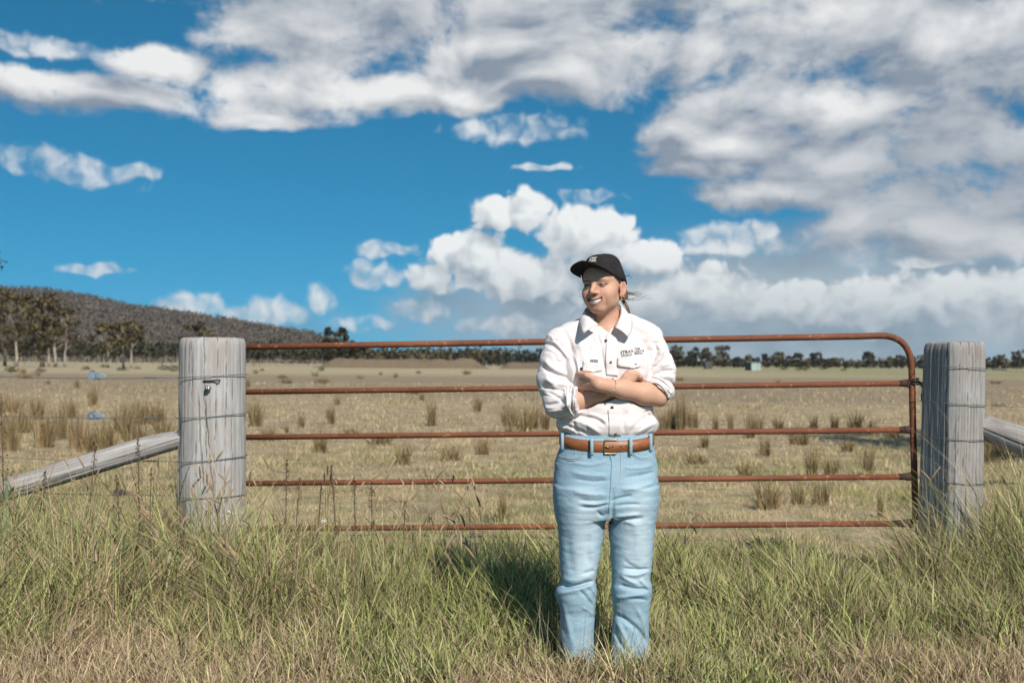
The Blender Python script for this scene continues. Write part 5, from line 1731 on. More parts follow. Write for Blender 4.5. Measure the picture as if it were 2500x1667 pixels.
def denim(N):
    p = N.coord('Object')
    x, y, z = N.sep(p)
    w = N.noise(N.v('MULTIPLY', p, (1, 1, 0.35)), 520, 2, 0.6)
    n = N.noise(N.v('MULTIPLY', p, (1, 1, 0.6)), 14, 5, 0.6)
    # worn pale on the thighs, deeper blue at seams, hips and below the knee
    worn = N.m('MULTIPLY', N.rng(z, 0.30, 0.42, smooth=True), N.rng(z, 0.62, 0.86, 1, 0, smooth=True))
    worn = N.m('MULTIPLY', worn, N.rng(N.m('ABSOLUTE', N.m('SUBTRACT', N.m('ABSOLUTE', N.m('SUBTRACT', x, 0.012)), 0.105)), 0.015, 0.085, 1, 0, smooth=True))
    worn = N.m('MULTIPLY', worn, N.rng(y, -0.06, 0.0, 1, 0))
    worn = N.m('ADD', N.m('MULTIPLY', worn, 0.6), N.m('MULTIPLY', N.m('SUBTRACT', n, 0.5), 0.5), clamp=True)
    c = N.mix(worn, (0.225, 0.350, 0.425), (0.54, 0.62, 0.655))
    c = N.mix(N.rng(w, 0.35, 0.75, 0.0, 0.35), c, (0.62, 0.70, 0.73))
    return {'Base Color': c, 'Roughness': 0.85, 'Specular IOR Level': 0.2,
            'Normal': N.bump(N.m('ADD', w, N.noise(p, 90, 3, 0.6)), 0.35, 0.003)}
m_denim = material('denim', denim)
jeans = link('jeans', mesh_np('jeans', V, Fq, True), m_denim, person)
jeans['label'] = 'pale blue straight-leg denim jeans'
bvh_j = BVHTree.FromPolygons([Vector(q) for q in V.tolist()], Fq.tolist())
m_stitch = plain('stitching', (0.50, 0.52, 0.50), 0.8)
def seam(name, pts, r, mat, n=24, off=0.001, bvh=bvh_j, parent=jeans):
    P = catmull(pts, n)
    out = []
    for u, v in P:
        loc, nor, d = hit(bvh, u, v)
        if loc is not None:
            out.append(loc - d * off)
    mb = MB(); mb.tube(out, r, 6)
    return mb.build(name, mat, parent)
seam('pocket_seam', [(1361, 1108), (1375, 1116), (1400, 1120), (1418, 1114), (1426, 1102)], 0.0022, m_denim)
seam('pocket_seam', [(1541, 1098), (1549, 1110), (1562, 1117), (1580, 1117), (1594, 1109)], 0.0022, m_denim)
seam('stitch_line', [(1362, 1112), (1376, 1120), (1400, 1124), (1421, 1117), (1429, 1103)], 0.0010, m_stitch, off=.0022)
seam('stitch_line', [(1538, 1099), (1547, 1113), (1561, 1121), (1580, 1121), (1595, 1113)], 0.0010, m_stitch, off=.0022)
seam('stitch_line', [(1406, 1096), (1405, 1108), (1404, 1116)], 0.0010, m_stitch, off=.0022)
seam('fly_edge', [(1490, 1108), (1494, 1130), (1493, 1160), (1492, 1185), (1489, 1215)], 0.0034, m_denim, 40)
seam('stitch_line', [(1516, 1106), (1516, 1150), (1512, 1175), (1498, 1192)], 0.0010, m_stitch, off=.0022)
seam('inseam', [(1489, 1215), (1487, 1250)], 0.0030, m_denim)
# waistband rim
def waist_ring(z_side, dip, wx, wy, n=72, cy=0.0):
    out = []
    for i in range(n):
        a = 2 * math.pi * i / n
        ex = 2 / 2.3
        cx, sy = math.cos(a), math.sin(a)
        x = math.copysign(abs(cx) ** ex, cx) * wx + X(1480)
        y = math.copysign(abs(sy) ** ex, sy) * wy + cy
        out.append(Vector((x, y, z_side - dip * max(0, -sy) ** 1.5)))
    return out
def band(name, z0, z1, dip, wx, wy, thick, mat, parent, n=72):
    mb = MB()
    rings = [waist_ring(z0, dip, wx, wy), waist_ring(z0 + .002, dip, wx + thick, wy + thick), waist_ring(z1 - .002, dip, wx + thick, wy + thick), waist_ring(z1, dip, wx, wy)]
    V = [q for r in rings for q in r]
    Fs = []
    for k in range(4):
        for i in range(n):
            Fs.append((k * n + i, k * n + (i + 1) % n, ((k + 1) % 4) * n + (i + 1) % n, ((k + 1) % 4) * n + i))
    mb.add(V, Fs)
    return mb.build(name, mat, parent)
band('waistband', 0.905, 0.972, 0.022, .186, .126, .004, m_denim, jeans)
def leather(N):
    p = N.coord('Object')
    n = N.noise(N.v('MULTIPLY', p, (1, 1, 3)), 30, 5, 0.65)
    c = N.mix(N.rng(n, 0.3, 0.75), (0.22, 0.070, 0.024), (0.34, 0.125, 0.046))
    return {'Base Color': c, 'Roughness': N.rng(n, .3, .7, 0.34, 0.55), 'Normal': N.bump(n, 0.25, 0.004)}
m_leather = material('tan_leather', leather)
belt = band('belt', 0.9165, 0.9625, 0.022, .1905, .1305, .0042, m_leather, person)
belt['label'] = 'brown leather belt'
def belt_pt(u, off=0.0):
    """front of the belt at photo column u"""
    x = X(u) * 0.965
    t = np.clip(abs(x - X(1480)) / .1947, 0, 1)
    y = -(1 - t ** 2.3) ** (1 / 2.3) * .1347
    sy = min(1, -y / .1347)
    return Vector((x, y - off, 0.9395 - 0.022 * sy ** 1.5))
m_brass = plain('brass', (0.62, 0.47, 0.24), 0.28, 1.0)
mb = MB()
c0, c1 = belt_pt(1468.5, .004), belt_pt(1500, .004)
pts = [c1 + Vector((0, 0, .027)), c0 + Vector((.006, 0, .027)), c0 + Vector((0, 0, .020)), c0 + Vector((0, 0, -.020)), c0 + Vector((.006, 0, -.027)), c1 + Vector((-.004, 0, -.027))]
mb.tube([Vector(q) for q in catmull(pts, 30)], 0.0028, 8)
mb.tube([c0 + Vector((0, -.002, 0)), (c0 + c1) / 2 + Vector((-.004, -.003, 0))], 0.002, 6)
mb.build('buckle', m_brass, belt)
c2 = belt_pt(1529, .004)
mb = MB(); mb.box(c2, (.006, .004, .052)); mb.build('belt_keeper', m_brass, belt)
m_hole = plain('belt_hole', (0.03, 0.015, 0.01), 0.9)
for u in (1488.5, 1508, 1522):
    mb = MB(); q = belt_pt(u, .0010); mb.ball(q, .0028, 8, 4, (1, .5, 1)); mb.build('belt_hole', m_hole, belt)
# the loose end of the belt
mb = MB()
tip = []
for u in np.linspace(1534, 1591, 14):
    q = belt_pt(u, .0055 + .004 * (u - 1534) / 57)
    hgt = 0.0225 if u < 1578 else 0.0225 * math.sqrt(max(0.02, 1 - ((u - 1578) / 14) ** 2))
    tip.append((q + Vector((0, 0, hgt)), q - Vector((0, 0, hgt))))
mb.add([q for pr in tip for q in pr], [(2 * i, 2 * i + 1, 2 * i + 3, 2 * i + 2) for i in range(13)])
o = mb.build('belt_end', m_leather, belt)
so = o.modifiers.new('thickness', 'SOLIDIFY'); so.thickness = .004
for u in (1437, 1533, 1367, 1586):
    q = belt_pt(u, .005)
    mb = MB()
    wd = .0062
    prof = [(.034, .003), (.030, .0075), (.0, .0085), (-.030, .0075), (-.036, .001)]
    V2 = []
    for dz, dyy in prof:
        V2 += [q + Vector((-wd, -dyy, dz)), q + Vector((wd, -dyy, dz))]
    mb.add(V2, [(2 * i, 2 * i + 1, 2 * i + 3, 2 * i + 2) for i in range(4)])
    o = mb.build('belt_loop', m_denim, jeans)
    so = o.modifiers.new('thickness', 'SOLIDIFY'); so.thickness = .0025
# boots
m_boot = plain('boot_leather', (0.055, 0.036, 0.026), 0.6, bump=.3)
for u in (1412, 1538):
    def sd_boot(p, u=u):
        x = X(u)
        d = smin(sd_cone(p, (x, .035, .045), (x + (.01 if u > 1480 else -.01), -.10, .022), .044, .032), sd_cone(p, (x, .03, .05), (x, .03, .13), .05, .05), .03)
        return smax(d, -(p[:, 2] - 0.0), .004)
    Vb, Fb = sdf_mesh(sd_boot, (X(u) - .09, -.23, -.02), (X(u) + .09, .12, .2), .005)
    link('boot', mesh_np('boot', Vb, Fb), m_boot, person)

# ------------------------------------------------------------------ cap, hair, jewellery
def capfab(N):
    p = N.coord('Object')
    n = N.noise(p, 500, 2, .6)
    c = N.mix(N.rng(N.noise(p, 25, 4, .6), .3, .7), (0.016, 0.013, 0.013), (0.030, 0.025, 0.024))
    return {'Base Color': c, 'Roughness': 0.9, 'Specular IOR Level': 0.25, 'Normal': N.bump(n, .3, .002)}
m_cap = material('cap_cotton', capfab)
NT_, NPH = 72, 20
CAPR = math.radians(5)                 # the cap sits turned a little further than the face
def from_cap(q):
    a, b, c = q
    return from_head((a * math.cos(CAPR) - b * math.sin(CAPR), a * math.sin(CAPR) + b * math.cos(CAPR), c))
def crown(theta, t):
    """theta 0 = forward; t 0 base .. 1 top; head coordinates"""
    fx, fb = math.sin(theta), math.cos(theta)
    base = 0.012 + 0.012 * fb + 0.038 * max(fb, 0) ** 2
    topc = 0.1205 - 0.002 * fb
    ang = t * math.pi / 2
    rad = math.cos(ang) ** 0.74
    cz = base + (topc - base) * math.sin(ang) ** 0.92
    pan = 1 - 0.018 * abs(math.cos(3 * theta)) ** 8 * (1 - t) - 0.010 * abs(math.cos(3 * theta)) ** 10
    crease = 0.010 * math.exp(-((theta - 2.2) / .5) ** 2) * math.sin(t * math.pi) + 0.006 * math.sin(t * 9 + theta * 3) * math.sin(t * math.pi) * .4
    a = (0.0835 * rad * pan - crease * rad) * fx
    b = (0.1010 * rad * pan - crease * rad) * fb - 0.010
    return from_cap((a, b, cz))
Vc, Fc = [], []
for i in range(NPH):
    for j in range(NT_):
        Vc.append(crown(2 * math.pi * j / NT_, i / (NPH - 1) * 0.995))
for i in range(NPH - 1):
    for j in range(NT_):
        Fc.append((i * NT_ + j, i * NT_ + (j + 1) % NT_, (i + 1) * NT_ + (j + 1) % NT_, (i + 1) * NT_ + j))
Fc.append(tuple((NPH - 1) * NT_ + j for j in range(NT_)))
mb = MB(); mb.add(Vc, Fc)
cap = mb.build('cap', m_cap, person)
cap['label'] = 'black cotton cap with pale lettering on the front'
so = cap.modifiers.new('thickness', 'SOLIDIFY'); so.thickness = 0.003; so.offset = -1
mb = MB(); mb.ball(crown(0, 1.0), .006, 10, 5, (1, 1, .5)); mb.build('top_button', m_cap, cap)
# visor
def visor(s, t):
    """s -1..1 across, t 0..1 outward"""
    th = s * 1.02
    t *= 1 - abs(s) ** 7
    fx, fb = math.sin(th), math.cos(th)
    a0, b0, c0 = 0.0845 * fx, 0.102 * fb - .010, 0.012 + 0.012 * fb + 0.038 * fb ** 2
    a1 = 0.088 * math.sin(s * 1.38)
    b1 = 0.060 + 0.096 * max(0, math.cos(s * 1.45)) ** 0.55
    c1 = 0.0640
    a, b, c = a0 * (1 - t) + a1 * t, b0 * (1 - t) + b1 * t, c0 * (1 - t) + c1 * t
    c -= 2.6 * a * a * t + 0.012 * t * abs(s) ** 3 - 0.016 * t * (1 - abs(s))
    return from_cap((a, b, c + .002))
Vv, Fv = [], []
NS, NTT = 36, 9
for i in range(NS + 1):
    for j in range(NTT):
        Vv.append(visor(-1 + 2 * i / NS, j / (NTT - 1)))
for i in range(NS):
    for j in range(NTT - 1):
        Fv.append((i * NTT + j, i * NTT + j + 1, (i + 1) * NTT + j + 1, (i + 1) * NTT + j))
mb = MB(); mb.add(Vv, Fv)
o = mb.build('visor', m_cap, cap)
so = o.modifiers.new('thickness', 'SOLIDIFY'); so.thickness = 0.0035; so.offset = 0
m_thread = plain('cap_thread', (0.62, 0.58, 0.50), 0.8)
def on_cap(tc, off=.0022):
    def f(x, y):
        th = 0.05 + x / 0.105
        best = tc + y / 0.085
        q = crown(th, best)
        n = q - from_head((0, -0.01, 0.04)); n = n / np.linalg.norm(n)
        return Vector((q + n * off).tolist())
    return f
lettering('lettering', 'STRAY', m_thread, cap, on_cap(0.335), 0.0150, 0.0006, space=.95)
lettering('lettering', 'STUDIO', m_thread, cap, on_cap(0.215), 0.0118, 0.0005, space=1.0)

# hair: close to the skull below the cap, tied at the nape, loose strands in the wind
def sd_hair(p):
    h = to_head(p)
    d = sd_ell(h, (0, -0.018, 0.022), (0.0785, 0.096, 0.085))
    d = smin(d, sd_ell(h, (0.0, -0.085, -0.035), (0.045, 0.030, 0.035)), .03)
    d = smin(d, sd_ell(p, L(1524, 722, .028), (.016, .030, .030)) / HS, .012)
    d = smax(d, h[:, 2] - (0.032 + 0.25 * h[:, 1]), .004)                       # under the cap
    hl = h[:, 1] - (-0.006 + 0.9 * (h[:, 2] + .012))                                    # hair line at the temple
    d = smax(d, hl, .006)
    d = smax(d, -(h[:, 2] + 0.055 + 0.6 * np.clip(h[:, 1] + .03, 0, 1)), .006)
    m = h.copy(); m[:, 0] = np.abs(m[:, 0])
    d = smax(d, -sd_ell(m, (0.085, -0.012, -0.018), (0.022, 0.022, 0.033)), .004)  # ear is free
    q = h * np.array([60, 24, 200])
    return d * HS - 0.0012 * vnoise(q, 41)
Vh, Fh = sdf_mesh(sd_hair, HO - 0.16, HO + 0.16, 0.003)
def hairmat(N):
    p = N.coord('Object')
    n = N.noise(N.v('MULTIPLY', p, (1, 1, 3)), 160, 4, .6)
    return {'Base Color': N.mix(N.rng(n, .3, .7), (0.085, 0.048, 0.030), (0.20, 0.118, 0.072)), 'Roughness': 0.45, 'Normal': N.bump(n, .6, .003)}
m_hair = material('brown_hair', hairmat)
hair = link('hair', mesh_np('hair', Vh, Fh), m_hair, person)
hair['label'] = 'brown hair tied back with strands blowing'
rr = random.Random(4)
mb = MB()
def strand(pts, r):
    P = catmull([L(*q) for q in pts], 16)
    mb.tube([Vector(q) for q in P], [r * (1 - .85 * i / 15) for i in range(16)], 5)
roots = (1524, 716)
for k in range(64):
    ju = lambda s: rr.uniform(-s, s)
    e = rr.random()
    if k < 18:      # flying to the right
        strand([(1520 + ju(5), 714 + ju(8), .035 + ju(.01)), (1538 + ju(4), 716 + ju(4), .04), (1553 + ju(8), 719 + ju(7), .04 + ju(.02)), (1563 + 16 * e, 719 - 6 * e + ju(8), .04 + ju(.03))], .0007)
    elif k < 26:
        strand([(1518 + ju(5), 724 + ju(5), .035), (1535 + ju(4), 731 + ju(3), .04), (1558 + ju(6), 729 + ju(6), .04), (1576 + 14 * e, 725 + ju(6), .045), (1588 + 10 * e, 729 + ju(6), .05)], .0006)
    else:          # loose lock hanging behind the ear
        strand([(1514 + ju(4), 722 + ju(6), .03 + ju(.01)), (1524 + ju(4), 738 + ju(3), .035), (1533 + ju(4), 754 + ju(4), .035), (1537 + ju(3), 768 + ju(4), .03), (1536 + ju(2), 776 + 4 * e, .03)], .0013)
for k in range(5):
    strand([(1526, 676 + rr.uniform(-3, 3), .06), (1535, 672 + rr.uniform(-3, 4), .06), (1544 + rr.uniform(-3, 3), 678 + rr.uniform(-2, 5), .06)], .0011)
for k in range(0):  # short hair in front of the ear
    strand([(1508 + rr.uniform(-4, 5), 684 + rr.uniform(-3, 3), -.078), (1510 + rr.uniform(-2, 4), 692, -.076), (1513 + rr.uniform(-2, 3), 700 + rr.uniform(-3, 4), -.070)], .0011)
mb.build('loose_strands', m_hair, hair)['kind'] = 'stuff'
m_silver = plain('silver', (0.75, 0.73, 0.70), 0.25, 1.0)
mb = MB(); q = from_head((0.078, 0.000, -0.056)); mb.torus(q, .0065, .0014, (0.3, 1, 0), 14, 6); mb.build('earring', m_brass, person)
w0, w1 = LE + (LW - LE) * .83, LE + (LW - LE) * .84
ax_ = Vector((LW - LE).tolist()).normalized()
mb = MB()
cen = Vector((LE + (LW - LE) * .80).tolist())
q4 = (ax_ + Vector((0.0, 0, 0.12))).normalized().to_track_quat('Z', 'Y')
for i in range(44):
    a = 2 * math.pi * i / 44
    mb.ball(cen + q4 @ Vector((math.cos(a) * .0345, math.sin(a) * .0345, 0)), .0024, 6, 4)
mb.build('bracelet', m_silver, person)

# ================================================================== grass
def blades(n, xs, ys, hs, rng, width, bend, cols, tipcol=1.15, segs=3, wind=(-.0, 0.0), lie=0.0):
    """a field of tapering bent blades as one mesh: returns V, quads, tris, colours"""
    z0 = ground_z(xs, ys) - .01
    a = rng.uniform(0, 2 * np.pi, n)
    dirv = np.stack([np.cos(a), np.sin(a)], 1)
    b = bend * rng.random(n) ** 1.2 * hs + lie * hs * rng.random(n)
    sa = rng.uniform(0, 2 * np.pi, n)
    side = np.stack([np.cos(sa), np.sin(sa) * .6, np.zeros(n)], 1) * (width * rng.uniform(.6, 1.35, n))[:, None] * .5
    rows = []
    hh = np.sqrt(np.maximum(hs ** 2 - (b * .8) ** 2, (hs * .25) ** 2))
    droop = (rng.random(n) < .3) * rng.uniform(0, .30, n)
    for k in range(segs + 1):
        t = k / segs
        off = b * t ** 1.9
        z = hh * (t - droop * t ** 3)
        rows.append(np.stack([xs + dirv[:, 0] * off + wind[0] * hs * t * t, ys + dirv[:, 1] * off + wind[1] * hs * t * t, z0 + z], 1))
    V, C = [], []
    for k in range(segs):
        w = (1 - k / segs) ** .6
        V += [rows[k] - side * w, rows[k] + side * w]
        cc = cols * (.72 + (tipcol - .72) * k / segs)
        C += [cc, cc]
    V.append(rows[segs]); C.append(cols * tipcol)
    nv = 2 * segs + 1
    V = np.stack(V, 1).reshape(-1, 3); C = np.stack(C, 1).reshape(-1, 3)
    base = (np.arange(n) * nv)[:, None]
    Q = np.concatenate([base + np.array([[2 * k, 2 * k + 1, 2 * k + 3, 2 * k + 2]]) for k in range(segs - 1)])
    T = base + np.array([[2 * segs - 2, 2 * segs - 1, 2 * segs]])
    return V, Q, T, C

GREEN = np.array([.165, .180, .048]); LIGHT = np.array([.38, .385, .135]); STRAW = np.array([.66, .515, .285]); BROWN = np.array([.27, .175, .095]); DARK = np.array([.040, .042, .014]); PINK = np.array([.44, .30, .20])
def smooth01(x, a, b):
    t = np.clip((x - a) / (b - a), 0, 1)
    return t * t * (3 - 2 * t)

def height_map(x, y):
    """how tall the roadside grass stands at a spot (metres)"""
    s = x / np.maximum(y, 1)                       # -0.45 .. 0.45 across the frame
    u = 1250 + F_PX * s
    base = np.interp(u, [-200, 100, 420, 620, 900, 1300, 1500, 1650, 2000, 2150, 2300, 2500, 2700], [.60, .58, .54, .48, .38, .36, .32, .29, .28, .34, .54, .64, .66])
    front = np.interp(y, [4.0, 4.55, 4.9, 5.4, 6.2, 6.7, 7.1], [.20, .26, .42, .80, 1.0, .80, .22])
    n = fbm(np.stack([x * 2.6, y * 2.6, x * 0], 1), 4, 61)
    return base * front * np.clip(1 + .50 * n, .25, 1.8)

def kindcolors(x, y, rng, n):
    s = x / np.maximum(y, 1); u = 1250 + F_PX * s
    nz = fbm(np.stack([x * 2.3, y * 2.3, x * 0], 1), 3, 71) * .7
    dry = np.interp(u, [-100, 200, 500, 800, 1250, 1550, 1700, 2100, 2300, 2500], [.66, .60, .44, .32, .34, .30, .20, .26, .58, .70])
    dry = dry - .04 + np.interp(y, [4.2, 4.6, 4.95, 5.3], [.45, .36, .14, 0]) + nz * .55
    isdry = rng.random(n) < np.clip(dry, .05, .97)
    t = rng.random((n, 1))
    g = np.where(t < .22, DARK * (1 + t), GREEN * (1 - (t - .22)) + LIGHT * (t - .22) * 1.45)
    d = STRAW * (1 - t) + BROWN * t
    pk = (rng.random(n) < .25)[:, None]
    d = np.where(pk, PINK * (.8 + .5 * t), d)
    c = np.where(isdry[:, None], d, g)
    return c * rng.uniform(.65, 1.25, (n, 1)), isdry

def pieces_to_mesh(name, ps):
    off = 0; VV, QQ, TT, CC = [], [], [], []
    for V, Q, T, C in ps:
        VV.append(V); QQ.append(Q + off); TT.append(T + off); CC.append(C); off += len(V)
    return mesh_np(name, np.concatenate(VV), [np.concatenate(QQ), np.concatenate(TT)], False, np.concatenate(CC))

def turfblade(N):
    p = N.pos()
    n = N.noise(p, 90, 2, .5)
    c = N.mix(1.0, N.attr('Col'), N.xyz(N.rng(n, .3, .7, .82, 1.12), N.rng(n, .3, .7, .85, 1.1), N.rng(n, .3, .7, .9, 1.08)), 'MULTIPLY')
    return {'Base Color': c, 'Roughness': .6, 'Specular IOR Level': .3}
m_grass = material('roadside_grass', turfblade)
def translucent(m, f):
    """thin leaves let part of the light through"""
    t = m.node_tree
    out = next(n for n in t.nodes if n.type == 'OUTPUT_MATERIAL')
    bs = next(n for n in t.nodes if n.type == 'BSDF_PRINCIPLED')
    tr = t.nodes.new('ShaderNodeBsdfTranslucent'); mx = t.nodes.new('ShaderNodeMixShader')
    t.links.new(bs.inputs['Base Color'].links[0].from_socket, tr.inputs['Color'])
    mx.inputs[0].default_value = f
    t.links.new(bs.outputs[0], mx.inputs[1]); t.links.new(tr.outputs[0], mx.inputs[2]); t.links.new(mx.outputs[0], out.inputs[0])
translucent(m_grass, .10)
translucent(m_blade, .10)
rng = np.random.default_rng(2024)
ps = []
# dense clumped blades
n = 100000
yy = 4.05 + (7.0 - 4.05) * rng.random(n) ** 1.05
xx = yy * rng.uniform(-.53, .53, n)
cl = rng.normal(0, .035, (n, 2))
gx = np.round(xx / .13 + .4 * vnoise(np.stack([xx * 9, yy * 9, xx * 0], 1), 5)) * .13; gy = np.round(yy / .13) * .13
mixc = rng.random(n) < .55
xx = np.where(mixc, gx + cl[:, 0] + .05 * vnoise(np.stack([gx * 31, gy * 37, gx * 0], 1), 8), xx); yy = np.where(mixc, gy + cl[:, 1], yy)
# the person stands on trodden grass
hs = height_map(xx, yy) * rng.uniform(.45, 1.25, n)
dp = np.hypot((xx - PX) / .24, (yy - (PY + .03)) / .13)
hs = np.where(dp < 1, np.minimum(hs, .06), hs)
fr = np.exp(-(((xx - PX) / .40) ** 2 + ((yy - (PY - .24)) / .13) ** 2))
hs = hs + .17 * fr * rng.random(n)
c, isdry = kindcolors(xx, yy, rng, n)
keep = ~((dp < .75))
xx, yy, hs, c, isdry = xx[keep], yy[keep], hs[keep], c[keep], isdry[keep]
for seldry, wd, bd, lie in ((False, .0088, .90, .50), (True, .0066, 1.15, .95)):
    k = isdry == seldry
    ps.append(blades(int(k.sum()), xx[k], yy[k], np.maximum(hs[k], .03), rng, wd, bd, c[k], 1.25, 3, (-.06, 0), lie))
# short mat of dry litter between them
n = 60000
yy = 4.05 + 3.2 * rng.random(n); xx = yy * rng.uniform(-.53, .53, n)
c, _ = kindcolors(xx, yy, rng, n)
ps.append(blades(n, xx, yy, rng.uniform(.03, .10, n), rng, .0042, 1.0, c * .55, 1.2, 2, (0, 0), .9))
# long tangled dry stems
n = 8000
yy = 4.2 + 2.6 * rng.random(n); xx = yy * rng.uniform(-.5, .5, n)
c = np.where(rng.random((n, 1)) < .5, STRAW * .95, PINK * .9) * rng.uniform(.7, 1.2, (n, 1))
hs = height_map(xx, yy) * rng.uniform(.9, 1.9, n)
kp = np.hypot((xx - PX) / .36, (yy - (PY - .25)) / .55) > 1
ps.append(blades(int(kp.sum()), xx[kp], yy[kp], hs[kp], rng, .0024, .8, c[kp], 1.1, 4, (-.08, 0), .3))
# a few thin stems in front of the jeans
n = 130
yy = rng.uniform(4.30, 4.52, n); xx = PX + rng.uniform(-.34, .34, n)
c = np.where(rng.random((n, 1)) < .6, STRAW * .8, PINK * .7) * rng.uniform(.7, 1.1, (n, 1))
ps.append(blades(n, xx, yy, rng.uniform(.16, .40, n), rng, .0022, .6, c, 1.1, 4, (0, 0), .3))
o = link('verge_grass', pieces_to_mesh('verge_grass', ps), m_grass)
tag(o, 'tangled green and straw-coloured grass of the verge in front of the gate', 'grass', kind='stuff')

# short paddock turf behind the gate
ps = []
for (n, y0, y1, h0, h1, w) in ((80000, 6.7, 11.5, .03, .085, .006), (60000, 11, 19, .035, .09, .010), (45000, 18, 36, .04, .10, .018), (30000, 34, 70, .05, .12, .034)):
    yy = y0 + (y1 - y0) * rng.random(n) ** .85
    xx = yy * rng.uniform(-.52, .52, n)
    P = np.stack([xx * .55, yy * .55, xx * 0], 1)
    cn = fbm(P, 3, 91)
    g = rng.random(n) < np.clip(.30 + .5 * cn - np.clip((yy - 10) / 16, 0, .4), .02, .9)
    t = rng.random((n, 1))
    c = np.where(g[:, None], (GREEN * (1 - t) + LIGHT * t) * .95, STRAW * (1.0 - .25 * t) * (1 - .5 * t) + BROWN * .5 * t)
    c = np.where((rng.random((n, 1)) < .25) & ~g[:, None], PINK, c) * rng.uniform(.7, 1.2, (n, 1)) * (1 + .35 * fbm(P * 7, 2, 93))[:, None]
    hs = rng.uniform(h0, h1, n) * np.clip(1 + .5 * cn + .7 * fbm(P * 5, 2, 95), .2, 2.6)
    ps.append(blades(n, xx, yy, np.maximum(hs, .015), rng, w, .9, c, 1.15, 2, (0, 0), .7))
o = link('paddock_grass', pieces_to_mesh('paddock_grass', ps), m_grass)
tag(o, 'short grazed dry grass of the paddock behind the gate', 'grass', kind='stuff')

# ---- foxtail grass: bent stalk with a furry seed head
def foxtail(seed, H=.5):
    rr = random.Random(seed); r_ = np.random.default_rng(seed)
    a = rr.uniform(0, 6.28); lean = rr.uniform(.08, .38)
    P = catmull([(0, 0, -.02), (math.cos(a) * lean * .15, math.sin(a) * lean * .15, .35), (math.cos(a) * lean * .5, math.sin(a) * lean * .5, .72), (math.cos(a) * lean, math.sin(a) * lean, 1.0)], 10)
    st = MB(); st.tube([Vector(p) * H for p in P], [.0014 - .0006 * i / 9 for i in range(10)], 4)
    tip = P[-1]; d = P[-1] - P[-2]; d /= np.linalg.norm(d)
    ln = rr.uniform(.055, .085); cv = rr.uniform(-.1, .9)
    side = np.array([math.cos(a), math.sin(a), -.3])
    hd = MB()
    cp = [tip * H + d * ln * t + side * cv * ln * t * t * .5 for t in np.linspace(0, 1, 8)]
    rad = [.0022, .0042, .0050, .0052, .0050, .0044, .0032, .0012]
    hd.tube([Vector(p) for p in cp], rad, 7)
    V, F = [], []
    for k in range(70):
        t = r_.random() ** .9
        i = min(int(t * 7), 6)
        c = cp[i] + (cp[i + 1] - cp[i]) * (t * 7 - i)
        q = r_.normal(size=3); q /= np.linalg.norm(q)
        e = c + q * .0105 + d * .006
        s = np.cross(q, d); s = s / max(np.linalg.norm(s), 1e-6) * .0007
        o_ = len(V); V += [c - s, c + s, e]; F.append((o_, o_ + 1, o_ + 2))
    hd.add(V, F)
    return st.mesh('stalk'), hd.mesh('seed_head')
m_stalk = plain('foxtail_stalk', (0.27, 0.23, 0.10), .7, var=.25, scale=8)
m_fox = plain('foxtail_seed', (0.30, 0.20, 0.115), .9, var=.3, scale=120)
m_fox2 = plain('foxtail_seed_pale', (0.38, 0.27, 0.165), .9, var=.3, scale=120)
protos = [foxtail(s) for s in range(300, 308)]
for k, (a, b) in enumerate(protos):
    a.materials.append(m_stalk); b.materials.append(m_fox if k % 2 else m_fox2)
rr = random.Random(77)
spots = []
# seed heads picked out in the photograph: u, v of the head
heads = [(508, 1140), (527, 1135), (480, 1168), (552, 1185), (506, 1193), (534, 1232), (640, 1180), (655, 1150), (770, 1180), (800, 1168), (840, 1158), (905, 1185), (945, 1165), (1000, 1122), (1036, 1110), (1078, 1152), (1040, 1172), (1065, 1180), (1160, 1205), (1240, 1185),
         (1048, 1285), (1085, 1262), (1095, 1280), (1060, 1300), (960, 1300), (1005, 1230), (1725, 1285), (1690, 1278), (1700, 1310), (1672, 1338), (1735, 1322), (205, 1150), (165, 1145), (215, 1208), (232, 1180), (100, 1215), (330, 1218), (385, 1150), (360, 1265), (265, 1245)]
for (u, v) in heads:
    spots.append((u, v, rr.uniform(5.9, 6.25)))
for k in range(175):
    u = rr.uniform(-20, 1180) if k < 120 else rr.uniform(-20, 700); v = rr.uniform(1230, 1480)
    y = np.interp(v, [1230, 1480], [6.2, 5.1])
    spots.append((u, v, y + rr.uniform(-.1, .1)))
for k in range(14):
    spots.append((rr.uniform(2080, 2490), rr.uniform(1240, 1420), rr.uniform(5.6, 6.0)))
for i, (u, v, y) in enumerate(spots):
    st, hd = protos[i % 8]
    h = photo(u, v, y)
    Hn = max(.2, h.z - gz(h.x, h.y) + (.15 if i >= len(heads) else .02))
    s = Hn / .5
    rz = rr.uniform(-1.0, 1.0) + (math.pi if rr.random() < .5 else 0)
    tipv = Vector(st.vertices[-1].co)
    tp = Matrix.Rotation(rz, 3, 'Z') @ Vector((tipv.x, tipv.y, 0)) * s
    r = empty('foxtail_plant', (h.x - tp.x, h.y - tp.y, gz(h.x - tp.x, h.y - tp.y)), rz)
    tag(r, 'foxtail grass stalk with a furry tan seed head in the verge', 'grass stalk', 'foxtail stalks in the verge')
    a = bpy.data.objects.new('stalk', st); COL.objects.link(a); a.parent = r; a.scale = (s, s, s)
    b = bpy.data.objects.new('seed_head', hd); COL.objects.link(b); b.parent = r
    # seed heads keep their own size: scale about the stalk's tip
    b.location = tipv * s - tipv * 1.0
